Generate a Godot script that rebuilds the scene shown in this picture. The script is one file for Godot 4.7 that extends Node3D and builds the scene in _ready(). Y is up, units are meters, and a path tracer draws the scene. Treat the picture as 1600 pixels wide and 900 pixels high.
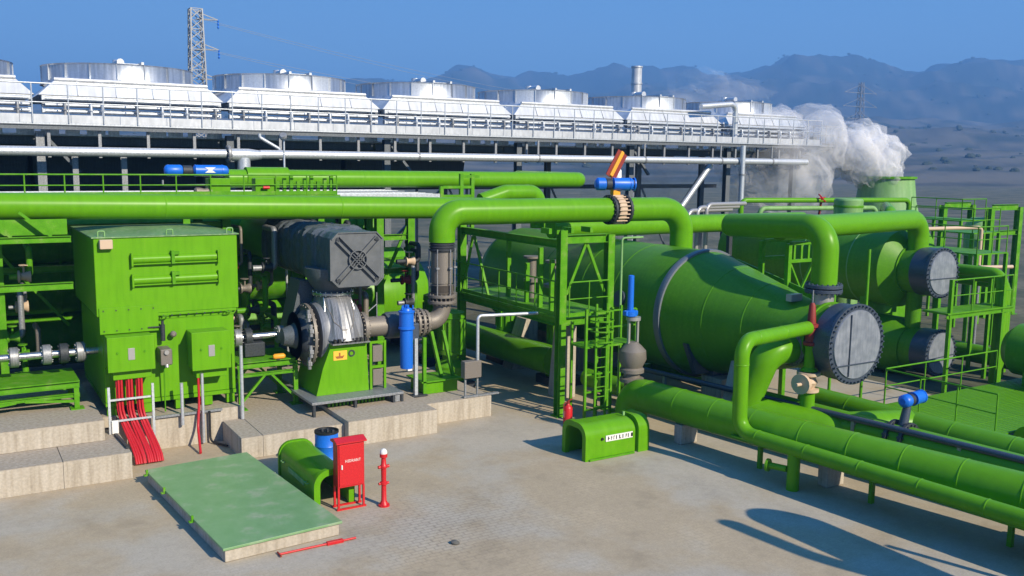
extends Node3D
# A geothermal power plant: turbine hall in the open, green pipework, air cooled condenser, hills behind.
# x runs along the condenser, -z away from the camera, y up, metres.

var M := {}
var used := {}
var rng := RandomNumberGenerator.new()

# ------------------------------------------------------------------ mesh collector
class MB:
	var v := PackedVector3Array()
	var n := PackedVector3Array()
	var ix := PackedInt32Array()

	func tri(a: Vector3, b: Vector3, c: Vector3, nn: Vector3) -> void:
		var k := v.size()
		v.append(a); v.append(b); v.append(c)
		n.append(nn); n.append(nn); n.append(nn)
		if (b - a).cross(c - a).dot(nn) > 0.0:
			ix.append(k); ix.append(k + 2); ix.append(k + 1)
		else:
			ix.append(k); ix.append(k + 1); ix.append(k + 2)

	func quadn(a: Vector3, b: Vector3, c: Vector3, d: Vector3, na: Vector3, nb: Vector3, nc: Vector3, nd: Vector3) -> void:
		var k := v.size()
		v.append(a); v.append(b); v.append(c); v.append(d)
		n.append(na); n.append(nb); n.append(nc); n.append(nd)
		if (c - a).cross(d - b).dot(na + nb + nc + nd) > 0.0:
			for q in [0, 2, 1, 0, 3, 2]: ix.append(k + q)
		else:
			for q in [0, 1, 2, 0, 2, 3]: ix.append(k + q)

	func quad(a: Vector3, b: Vector3, c: Vector3, d: Vector3, nn: Vector3) -> void:
		quadn(a, b, c, d, nn, nn, nn, nn)

	func qf(a: Vector3, b: Vector3, c: Vector3, d: Vector3, out: Vector3) -> void:
		var nn := (c - a).cross(d - b).normalized()
		if nn.dot(out) < 0.0: nn = -nn
		quad(a, b, c, d, nn)

	# box with chamfered edges, given by centre, size and basis
	func box(c: Vector3, s: Vector3, b := Basis.IDENTITY, bev := 0.0) -> void:
		var h := s * 0.5
		var ax := [b.x.normalized(), b.y.normalized(), b.z.normalized()]
		var e := minf(bev, minf(h.x, minf(h.y, h.z)) * 0.9)
		for i in 3:
			var j := (i + 1) % 3
			var k := (i + 2) % 3
			for sg in [-1.0, 1.0]:
				var o: Vector3 = c + ax[i] * h[i] * sg
				var u: Vector3 = ax[j] * (h[j] - e)
				var w: Vector3 = ax[k] * (h[k] - e)
				quad(o - u - w, o + u - w, o + u + w, o - u + w, ax[i] * sg)
		if e > 0.0:
			for i in 3:
				var j := (i + 1) % 3
				var k := (i + 2) % 3
				for s1 in [-1.0, 1.0]:
					for s2 in [-1.0, 1.0]:
						var p: Vector3 = c + ax[j] * h[j] * s1 + ax[k] * (h[k] - e) * s2
						var q: Vector3 = c + ax[j] * (h[j] - e) * s1 + ax[k] * h[k] * s2
						var l: Vector3 = ax[i] * (h[i] - e)
						quadn(p - l, p + l, q + l, q - l, ax[j] * s1, ax[j] * s1, ax[k] * s2, ax[k] * s2)
			for sx in [-1.0, 1.0]:
				for sy in [-1.0, 1.0]:
					for sz in [-1.0, 1.0]:
						var X: Vector3 = ax[0] * sx
						var Y: Vector3 = ax[1] * sy
						var Z: Vector3 = ax[2] * sz
						tri(c + X * h.x + Y * (h.y - e) + Z * (h.z - e), c + X * (h.x - e) + Y * h.y + Z * (h.z - e), c + X * (h.x - e) + Y * (h.y - e) + Z * h.z, (X + Y + Z).normalized())

	func bb(x0: float, x1: float, y0: float, y1: float, z0: float, z1: float, bev := 0.0) -> void:
		box(Vector3((x0 + x1) * 0.5, (y0 + y1) * 0.5, (z0 + z1) * 0.5), Vector3(absf(x1 - x0), absf(y1 - y0), absf(z1 - z0)), Basis.IDENTITY, bev)

	static func frame(d: Vector3) -> Basis:      # y along d
		var y := d.normalized()
		var up := Vector3.UP if absf(y.y) < 0.9 else Vector3.FORWARD
		var x := up.cross(y).normalized()
		return Basis(x, y, x.cross(y))

	func beam(a: Vector3, b: Vector3, w: float, h: float, bev := 0.0) -> void:
		var f := frame(b - a)
		box((a + b) * 0.5, Vector3(w, a.distance_to(b), h), f, bev)

	func ibeam(a: Vector3, b: Vector3, w: float, h: float, t := 0.015) -> void:
		var f := frame(b - a)
		var m := (a + b) * 0.5
		var l := a.distance_to(b)
		box(m, Vector3(t, l, h - 2.0 * t), f)
		box(m + f.z * (h - t) * 0.5, Vector3(w, l, t), f)
		box(m - f.z * (h - t) * 0.5, Vector3(w, l, t), f)

	func cyl(a: Vector3, b: Vector3, r0: float, r1 := -1.0, seg := 14, cap := true) -> void:
		lathe(a, b - a, [[0.0, r0], [a.distance_to(b), r0 if r1 < 0.0 else r1]], seg, cap)

	# profile: [distance along axis, radius] pairs; smooth joins neighbours that bend less than about 35 degrees
	func lathe(o: Vector3, axis: Vector3, prof: Array, seg := 24, cap := true, arc0 := 0.0, arc1 := TAU) -> void:
		var f := frame(axis)
		var m := prof.size()
		var sn := []
		for i in m - 1:
			var dt: float = prof[i + 1][0] - prof[i][0]
			var dr: float = prof[i + 1][1] - prof[i][1]
			var nv := Vector2(-dr, dt)
			sn.append(nv.normalized() if nv.length() > 1e-9 else Vector2(0, 1))
		for i in m - 1:
			var n0: Vector2 = sn[i]
			var n1: Vector2 = sn[i]
			if i > 0 and sn[i].dot(sn[i - 1]) > 0.8: n0 = (sn[i] + sn[i - 1]).normalized()
			if i < m - 2 and sn[i].dot(sn[i + 1]) > 0.8: n1 = (sn[i] + sn[i + 1]).normalized()
			var c0 := o + f.y * float(prof[i][0])
			var c1 := o + f.y * float(prof[i + 1][0])
			var ra: float = prof[i][1]
			var rb: float = prof[i + 1][1]
			for k in seg:
				var t0 := lerpf(arc0, arc1, float(k) / seg)
				var t1 := lerpf(arc0, arc1, float(k + 1) / seg)
				var d0 := f.x * cos(t0) + f.z * sin(t0)
				var d1 := f.x * cos(t1) + f.z * sin(t1)
				quadn(c0 + d0 * ra, c0 + d1 * ra, c1 + d1 * rb, c1 + d0 * rb, d0 * n0.y + f.y * n0.x, d1 * n0.y + f.y * n0.x, d1 * n1.y + f.y * n1.x, d0 * n1.y + f.y * n1.x)
		if cap and arc1 - arc0 > 6.28:
			for e in [[0, -1.0], [m - 1, 1.0]]:
				var r: float = prof[e[0]][1]
				if r < 1e-4: continue
				var c := o + f.y * float(prof[e[0]][0])
				for k in seg:
					var t0 := TAU * k / seg
					var t1 := TAU * (k + 1) / seg
					tri(c, c + (f.x * cos(t0) + f.z * sin(t0)) * r, c + (f.x * cos(t1) + f.z * sin(t1)) * r, f.y * float(e[1]))

	func tube(p: Array, r: float, seg := 12, cap := true) -> void:
		var m := p.size()
		var rings := []
		var dirs := []
		var d0: Vector3 = (p[1] - p[0]).normalized()
		var f := frame(d0)
		var x: Vector3 = f.x
		for i in m:
			var d: Vector3
			if i == 0: d = d0
			elif i == m - 1: d = (p[i] - p[i - 1]).normalized()
			else: d = ((p[i + 1] - p[i]).normalized() + (p[i] - p[i - 1]).normalized()).normalized()
			x = (x - d * x.dot(d)).normalized()
			var z := x.cross(d)
			var ring := []
			for k in seg:
				var t := TAU * k / seg
				ring.append(x * cos(t) + z * sin(t))
			rings.append(ring)
			dirs.append(d)
		for i in m - 1:
			for k in seg:
				var k2 := (k + 1) % seg
				var a: Vector3 = rings[i][k]
				var b: Vector3 = rings[i][k2]
				var c: Vector3 = rings[i + 1][k2]
				var d: Vector3 = rings[i + 1][k]
				quadn(p[i] + a * r, p[i] + b * r, p[i + 1] + c * r, p[i + 1] + d * r, a, b, c, d)
		if cap:
			for e in [[0, -1.0], [m - 1, 1.0]]:
				var ring: Array = rings[e[0]]
				for k in seg:
					tri(p[e[0]], p[e[0]] + ring[k] * r, p[e[0]] + ring[(k + 1) % seg] * r, dirs[e[0]] * e[1])

	# polygon in the plane (u, w) at o, pushed along d
	func prism(poly: PackedVector2Array, o: Vector3, u: Vector3, w: Vector3, d: Vector3) -> void:
		var t := Geometry2D.triangulate_polygon(poly)
		var dn := d.normalized()
		for i in range(0, t.size(), 3):
			var q := []
			for k in 3: q.append(o + u * poly[t[i + k]].x + w * poly[t[i + k]].y)
			tri(q[0], q[1], q[2], -dn)
			tri(q[0] + d, q[1] + d, q[2] + d, dn)
		var area := 0.0
		for i in poly.size():
			area += poly[i].cross(poly[(i + 1) % poly.size()])
		for i in poly.size():
			var a2 := poly[i]
			var b2 := poly[(i + 1) % poly.size()]
			var e := (b2 - a2).normalized() * (1.0 if area > 0.0 else -1.0)
			var nn := (u * e.y - w * e.x).normalized()
			var a := o + u * a2.x + w * a2.y
			var b := o + u * b2.x + w * b2.y
			quad(a, b, b + d, a + d, nn)

	func bolts(c: Vector3, axis: Vector3, rad: float, count: int, r: float, l: float) -> void:
		var f := frame(axis)
		for k in count:
			var t := TAU * k / count
			var p := c + (f.x * cos(t) + f.z * sin(t)) * rad
			lathe(p - f.y * l * 0.5, f.y, [[0.0, r], [l, r]], 6)

	func flange(c: Vector3, axis: Vector3, r: float, t: float, count := 12, br := 0.025) -> void:
		var a := axis.normalized()
		lathe(c - a * t * 0.5, a, [[0.0, r - 0.01], [0.01, r], [t - 0.01, r], [t, r - 0.01]], 24)
		if count > 0: bolts(c, a, r - br * 1.8, count, br, t + br * 2.4)

	func mesh(off: Vector3, m: Material) -> ArrayMesh:
		var am := ArrayMesh.new()
		var a := []
		a.resize(Mesh.ARRAY_MAX)
		var vv := PackedVector3Array()
		vv.resize(v.size())
		for i in v.size(): vv[i] = v[i] - off
		a[Mesh.ARRAY_VERTEX] = vv
		a[Mesh.ARRAY_NORMAL] = n
		a[Mesh.ARRAY_INDEX] = ix
		am.add_surface_from_arrays(Mesh.PRIMITIVE_TRIANGLES, a)
		am.surface_set_material(0, m)
		return am

# a polyline with its corners rounded to radius r
func bend(p: Array, r: float, k := 7) -> Array:
	var out := [p[0]]
	for i in range(1, p.size() - 1):
		var a: Vector3 = (p[i - 1] - p[i]).normalized()
		var b: Vector3 = (p[i + 1] - p[i]).normalized()
		var ang := a.angle_to(b)
		var t := r / tan(ang * 0.5)
		var c: Vector3 = p[i] + (a + b).normalized() * (r / sin(ang * 0.5))
		var s: Vector3 = p[i] + a * t - c
		var e: Vector3 = p[i] + b * t - c
		for q in k + 1:
			out.append(c + s.slerp(e, float(q) / k))
	out.append(p[-1])
	return out

func numbered(called: String) -> String:
	used[called] = used.get(called, -1) + 1
	return called if used[called] == 0 else "%s_%03d" % [called, used[called]]

func thing(called: String, label: String, category: String, at: Vector3, group := "") -> Node3D:
	var o := Node3D.new()
	o.name = numbered(called)
	o.position = at
	o.set_meta("label", label)
	o.set_meta("category", category)
	if group != "": o.set_meta("group", group)
	add_child(o)
	return o

func offset_of(p: Node) -> Vector3:
	var s := Vector3.ZERO
	while p != self and p is Node3D:
		s += (p as Node3D).position
		p = p.get_parent()
	return s

func part(called: String, b: MB, m: Material, parent: Node, label := "") -> MeshInstance3D:
	var o := MeshInstance3D.new()
	o.mesh = b.mesh(offset_of(parent), m)
	o.name = called
	if label != "": o.set_meta("label", label)
	parent.add_child(o, true)
	return o

# the same mesh again, moved
func again(src: MeshInstance3D, called: String, move: Vector3, parent: Node, m: Material = null) -> MeshInstance3D:
	var o := MeshInstance3D.new()
	o.mesh = src.mesh
	o.name = called
	o.position = src.position + move
	if m: o.material_override = m
	parent.add_child(o, true)
	return o

func struct(called: String, b: MB, m: Material) -> MeshInstance3D:
	var o := part(called, b, m, self)
	o.set_meta("kind", "structure")
	return o

func copy(o: Node3D, at: Vector3, label: String) -> Node3D:
	var base: String = String(o.name).rstrip("0123456789").trim_suffix("_") if String(o.name).right(3).is_valid_int() else String(o.name)
	var c: Node3D = o.duplicate()
	c.name = numbered(base)
	c.position = at
	c.set_meta("label", label)
	add_child(c)
	return c

# ------------------------------------------------------------------ materials
func noise_image(freq: float, seed_: int, w := 512, h := 512, oct := 4) -> Image:
	var f := FastNoiseLite.new()
	f.noise_type = FastNoiseLite.TYPE_SIMPLEX_SMOOTH
	f.seed = seed_
	f.frequency = freq
	f.fractal_octaves = oct
	return f.get_seamless_image(w, h)

# stops: [position 0..1, Color in sRGB]
func ramp_tex(img: Image, stops: Array, second: Image = null, amount := 0.0) -> ImageTexture:
	var lut := []
	for i in 256:
		var t := i / 255.0
		var c: Color = stops[0][1]
		for k in stops.size() - 1:
			if t >= stops[k][0]:
				var q := clampf((t - stops[k][0]) / maxf(stops[k + 1][0] - stops[k][0], 1e-4), 0.0, 1.0)
				c = (stops[k][1] as Color).lerp(stops[k + 1][1], q)
		lut.append(c)
	var src := img.get_data()
	var sec := second.get_data() if second else PackedByteArray()
	var out := PackedByteArray()
	out.resize(src.size() * 3)
	for i in src.size():
		var c: Color = lut[src[i]]
		var g := 255.0
		if second: g *= 1.0 + (sec[i] / 255.0 - 0.5) * amount
		out[i * 3] = clampi(int(c.r * g), 0, 255)
		out[i * 3 + 1] = clampi(int(c.g * g), 0, 255)
		out[i * 3 + 2] = clampi(int(c.b * g), 0, 255)
	var im := Image.create_from_data(img.get_width(), img.get_height(), false, Image.FORMAT_RGB8, out)
	return ImageTexture.create_from_image(im)

func mat(c: Color, rough := 0.6, metal := 0.0) -> StandardMaterial3D:
	var m := StandardMaterial3D.new()
	m.albedo_color = c
	m.roughness = rough
	m.metallic = metal
	return m

func textured(tex: Texture2D, size: float, rough := 0.6, metal := 0.0, tint := Color.WHITE) -> StandardMaterial3D:
	var m := mat(tint, rough, metal)
	m.albedo_texture = tex
	m.uv1_triplanar = true
	m.uv1_world_triplanar = true
	m.uv1_scale = Vector3.ONE / size
	return m

func c8(r: int, g: int, b: int) -> Color:
	return Color8(r, g, b)

func make_materials() -> void:
	var fine := noise_image(0.05, 3)
	var broad := noise_image(0.008, 5)
	var mid := noise_image(0.02, 9)
	var streak := noise_image(0.03, 21, 512, 40, 3)
	streak.resize(512, 512, Image.INTERPOLATE_CUBIC)
	var grit := noise_image(0.25, 12, 512, 512, 2)
	var spots := noise_image(0.06, 33, 512, 512, 5)
	# paint: a little chalking, dust and scuffs
	var gt := ramp_tex(mid, [[0.0, c8(86, 147, 15)], [0.35, c8(91, 151, 16)], [0.6, c8(93, 153, 17)], [0.85, c8(96, 154, 21)], [1.0, c8(106, 157, 40)]], streak, 0.06)
	M.green = textured(gt, 3.1, 0.34)
	M.green.metallic_specular = 0.3
	# the same paint on other things: newer on the machine housings, older and dustier on the vessels
	M.green_new = textured(ramp_tex(streak, [[0.0, c8(90, 150, 13)], [0.5, c8(97, 157, 16)], [0.9, c8(99, 158, 19)], [1.0, c8(108, 160, 34)]], broad, 0.04), 2.7, 0.38)
	M.green_new.metallic_specular = 0.3
	M.green_old = textured(ramp_tex(spots, [[0.0, c8(72, 128, 18)], [0.4, c8(80, 137, 21)], [0.7, c8(84, 140, 25)], [0.85, c8(94, 143, 40)], [1.0, c8(124, 150, 84)]], streak, 0.1), 3.6, 0.42)
	M.green_old.metallic_specular = 0.3
	var gs := ramp_tex(broad, [[0.0, c8(74, 136, 16)], [0.5, c8(84, 147, 20)], [0.75, c8(92, 150, 32)], [1.0, c8(116, 152, 70)]], spots, 0.14)
	M.green_steel = textured(gs, 1.7, 0.45)
	M.green_steel.metallic_specular = 0.3
	M.green_dusty = textured(ramp_tex(spots, [[0.0, c8(92, 136, 76)], [0.4, c8(106, 144, 92)], [0.6, c8(122, 152, 108)], [0.8, c8(140, 158, 124)], [1.0, c8(156, 156, 132)]], broad, 0.16), 4.3, 0.42)
	M.green_pale = textured(ramp_tex(streak, [[0.0, c8(104, 150, 82)], [0.5, c8(120, 164, 98)], [1.0, c8(138, 176, 116)]], spots, 0.1), 5.0, 0.6)
	# concrete
	M.concrete = textured(ramp_tex(streak, [[0.0, c8(152, 142, 126)], [0.35, c8(170, 160, 144)], [0.7, c8(177, 168, 153)], [1.0, c8(184, 175, 161)]], spots, 0.14), 2.6, 0.9)
	M.concrete_top = textured(ramp_tex(spots, [[0.0, c8(146, 134, 116)], [0.4, c8(162, 150, 133)], [0.65, c8(168, 157, 141)], [1.0, c8(178, 168, 152)]], fine, 0.12), 3.3, 0.92)
	# metals
	M.galv = textured(ramp_tex(fine, [[0.0, c8(178, 184, 190)], [0.5, c8(200, 205, 210)], [1.0, c8(218, 222, 226)]], streak, 0.1), 2.2, 0.42, 0.55)
	M.galv_panel = textured(ramp_tex(broad, [[0.0, c8(184, 188, 193)], [0.5, c8(202, 205, 209)], [1.0, c8(214, 217, 220)]], streak, 0.12), 3.7, 0.38, 0.35)
	M.ring = textured(ramp_tex(streak, [[0.0, c8(150, 158, 168)], [0.5, c8(182, 188, 196)], [1.0, c8(208, 213, 220)]], spots, 0.12), 3.0, 0.34, 0.75)
	M.steel = textured(ramp_tex(spots, [[0.0, c8(116, 120, 124)], [0.5, c8(140, 143, 147)], [1.0, c8(165, 167, 170)]], streak, 0.12), 1.9, 0.5, 0.4)
	M.slab = textured(ramp_tex(broad, [[0.0, c8(110, 150, 98)], [0.45, c8(118, 156, 106)], [0.66, c8(122, 158, 110)], [0.78, c8(134, 161, 120)], [1.0, c8(150, 164, 134)]], fine, 0.05), 2.9, 0.4)
	M.frame_grey = textured(ramp_tex(spots, [[0.0, c8(84, 90, 96)], [0.5, c8(100, 106, 112)], [1.0, c8(122, 127, 132)]], streak, 0.12), 1.9, 0.55, 0.2)
	M.dark_steel = textured(ramp_tex(spots, [[0.0, c8(38, 42, 47)], [0.5, c8(52, 57, 62)], [1.0, c8(74, 78, 82)]], fine, 0.15), 1.7, 0.6, 0.2)
	M.shade_fins = textured(ramp_tex(fine, [[0.0, c8(66, 70, 72)], [0.5, c8(78, 82, 84)], [1.0, c8(96, 99, 100)]], streak, 0.2), 1.3, 0.7)  # grey darker than bare fins, to deepen the shade below the deck
	M.bright = textured(ramp_tex(streak, [[0.0, c8(170, 172, 174)], [1.0, c8(215, 216, 218)]], fine, 0.1), 0.8, 0.24, 0.9)
	M.jacket = textured(ramp_tex(streak, [[0.0, c8(112, 113, 114)], [0.5, c8(142, 143, 145)], [1.0, c8(176, 177, 179)]], spots, 0.2), 0.9, 0.46, 0.45)
	M.wrap = textured(ramp_tex(spots, [[0.0, c8(64, 71, 77)], [0.5, c8(78, 85, 90)], [0.8, c8(90, 97, 101)], [1.0, c8(118, 123, 126)]], fine, 0.2), 1.3, 0.46)
	M.end_plate = textured(ramp_tex(broad, [[0.0, c8(86, 90, 93)], [0.5, c8(93, 97, 100)], [1.0, c8(102, 105, 108)]], fine, 0.06), 1.5, 0.45)
	M.cover = textured(ramp_tex(broad, [[0.0, c8(120, 127, 138)], [0.5, c8(136, 142, 152)], [1.0, c8(152, 157, 166)]], streak, 0.12), 1.7, 0.32, 0.2)
	M.flange_dark = textured(ramp_tex(spots, [[0.0, c8(52, 61, 74)], [0.5, c8(68, 78, 92)], [1.0, c8(92, 102, 116)]], fine, 0.1), 1.1, 0.42, 0.2)
	M.seam_grey = textured(ramp_tex(spots, [[0.0, c8(96, 103, 112)], [0.5, c8(112, 118, 126)], [1.0, c8(132, 137, 143)]], fine, 0.1), 1.1, 0.45, 0.2)
	M.valve = textured(ramp_tex(spots, [[0.0, c8(96, 90, 82)], [0.5, c8(128, 121, 112)], [1.0, c8(158, 150, 140)]], fine, 0.2), 0.8, 0.55, 0.3)
	M.blue = textured(ramp_tex(spots, [[0.0, c8(14, 88, 190)], [0.6, c8(24, 108, 214)], [1.0, c8(58, 128, 216)]], fine, 0.1), 1.0, 0.4)
	M.red = textured(ramp_tex(spots, [[0.0, c8(176, 22, 26)], [0.6, c8(198, 30, 34)], [1.0, c8(206, 62, 58)]], fine, 0.1), 1.1, 0.42)
	M.red_old = textured(ramp_tex(spots, [[0.0, c8(104, 22, 16)], [0.6, c8(140, 40, 30)], [1.0, c8(158, 86, 70)]], fine, 0.15), 0.7, 0.6)
	M.red_cable = textured(ramp_tex(spots, [[0.0, c8(164, 20, 30)], [1.0, c8(206, 44, 52)]], fine, 0.15), 0.5, 0.45)
	M.orange = textured(ramp_tex(spots, [[0.0, c8(226, 146, 20)], [1.0, c8(240, 174, 52)]], fine, 0.1), 0.6, 0.5)
	M.yellow = mat(c8(232, 184, 62), 0.5)
	M.brown = mat(c8(150, 92, 40), 0.6)
	M.white = mat(c8(225, 224, 218), 0.45)
	M.beige = mat(c8(196, 172, 146), 0.6)
	M.plate = mat(c8(170, 168, 166), 0.35, 0.4)
	M.black = mat(c8(20, 22, 24), 0.6)
	M.box_grey = textured(ramp_tex(spots, [[0.0, c8(96, 90, 84)], [1.0, c8(134, 127, 118)]], fine, 0.12), 0.9, 0.5)
	M.rock = mat(c8(92, 90, 84), 0.9)
	M.paint_white = mat(c8(214, 214, 206), 0.6)

# ------------------------------------------------------------------ setting
func look_and_light() -> void:
	var cam := Camera3D.new()
	cam.name = "camera"
	cam.fov = 34.47
	cam.near = 0.1
	cam.far = 9000.0
	cam.position = Vector3(0, 7.6, 0)
	cam.rotation_degrees = Vector3(-7.75, -31.5, 0.7)
	add_child(cam)
	cam.current = true
	var sky := ProceduralSkyMaterial.new()
	sky.sky_top_color = c8(50, 114, 184)
	sky.sky_horizon_color = c8(166, 208, 230)
	sky.sky_curve = 0.085
	sky.ground_bottom_color = c8(84, 78, 70)
	sky.ground_horizon_color = c8(92, 130, 170)
	sky.sun_angle_max = 1.0
	var e := Environment.new()
	e.background_mode = Environment.BG_SKY
	e.sky = Sky.new()
	e.sky.sky_material = sky
	e.tonemap_mode = Environment.TONE_MAPPER_LINEAR
	e.tonemap_exposure = 1.56
	e.sdfgi_enabled = true
	e.ssao_enabled = true
	e.ssil_enabled = true
	e.fog_enabled = true
	e.fog_density = 0.00058
	e.fog_light_color = c8(118, 178, 246)
	e.volumetric_fog_enabled = true
	e.volumetric_fog_density = 0.0
	var we := WorldEnvironment.new()
	we.name = "environment"
	we.environment = e
	add_child(we)
	var sun := DirectionalLight3D.new()
	sun.name = "sun"
	sun.light_color = Color(1.0, 0.95, 0.86)
	sun.light_energy = 1.6
	sun.light_angular_distance = 0.55
	sun.shadow_enabled = true
	add_child(sun)
	sun.look_at_from_position(Vector3.ZERO, Vector3(-0.27, -0.575, -0.94), Vector3.UP)

func yard_texture() -> ImageTexture:
	var w := 1536
	var f := FastNoiseLite.new()
	f.noise_type = FastNoiseLite.TYPE_SIMPLEX_SMOOTH
	f.fractal_octaves = 5
	f.seed = 11; f.frequency = 0.0032
	var big := f.get_image(w, w).get_data()
	f.seed = 29; f.frequency = 0.012
	var patch := f.get_image(w, w).get_data()
	f.seed = 47; f.frequency = 0.09; f.fractal_octaves = 3
	var fine := f.get_image(w, w).get_data()
	f.seed = 83; f.frequency = 0.4; f.fractal_octaves = 2
	var grit := f.get_image(w, w).get_data()
	var out := PackedByteArray()
	out.resize(w * w * 3)
	var mx := 34.0 / w
	var mz := 32.0 / w
	for j in w:
		var z := -36.0 + (j + 0.5) * mz
		var row := int(floor(z / 0.125))
		var fz := z / 0.125 - row
		for i in w:
			var k := j * w + i
			var x := -6.0 + (i + 0.5) * mx
			var b := big[k] / 255.0
			var p := patch[k] / 255.0
			var q := fine[k] / 255.0
			# sandy brown to worn grey, by where dust lies
			var d := smoothstep(0.38, 0.66, b * 0.7 + p * 0.3)
			var r := 175.0 - 2.0 * d
			var g := 158.0 + 5.0 * d
			var bl := 130.0 + 15.0 * d
			var l := 0.94 + 0.1 * p + 0.07 * (q - 0.5) + 0.12 * (grit[k] / 255.0 - 0.5)
			if p < 0.3: l *= 1.0 - (0.3 - p) * 0.2
			# open joints between the small blocks, filled with dust in most places
			var open := smoothstep(0.52, 0.7, p * 0.5 + q * 0.25 + (1.0 - b) * 0.3) * 0.2
			var ex := (x - 8.6) * 0.42
			var ez := (z + 16.6) * 0.5
			open += 0.75 * clampf(1.25 - sqrt(ex * ex + ez * ez) - (q - 0.5) * 1.2, 0.0, 1.0) * (0.35 + q)
			var fx := fposmod(x / 0.25 + (0.5 if row % 2 == 0 else 0.0), 1.0)
			if fz < 0.2 or fx < 0.1:
				l *= 1.0 - 0.24 * minf(open, 1.0)
			out[k * 3] = clampi(int(r * l), 0, 255)
			out[k * 3 + 1] = clampi(int(g * l), 0, 255)
			out[k * 3 + 2] = clampi(int(bl * l), 0, 255)
	return ImageTexture.create_from_image(Image.create_from_data(w, w, false, Image.FORMAT_RGB8, out))

func ridge(t: float) -> float:       # height of the skyline in metres at 3 km, by bearing in degrees from the view
	var pts := [[-60.0, 190.0], [-40.0, 120.0], [-16.0, 160.0], [-9.0, 246.0], [-5.0, 262.0], [-2.5, 281.0], [-0.5, 250.0], [3.0, 248.0], [5.5, 263.0], [8.0, 278.0], [11.0, 264.0], [14.0, 271.0], [15.5, 281.0], [16.8, 299.0], [19.0, 292.0], [20.5, 287.0], [22.5, 277.0], [25.0, 281.0], [28.0, 278.0], [40.0, 255.0], [60.0, 250.0]]
	for i in pts.size() - 1:
		if t < pts[i + 1][0]:
			var q: float = (t - pts[i][0]) / (pts[i + 1][0] - pts[i][0])
			return lerpf(pts[i][1], pts[i + 1][1], smoothstep(0.0, 1.0, q))
	return 250.0

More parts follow.
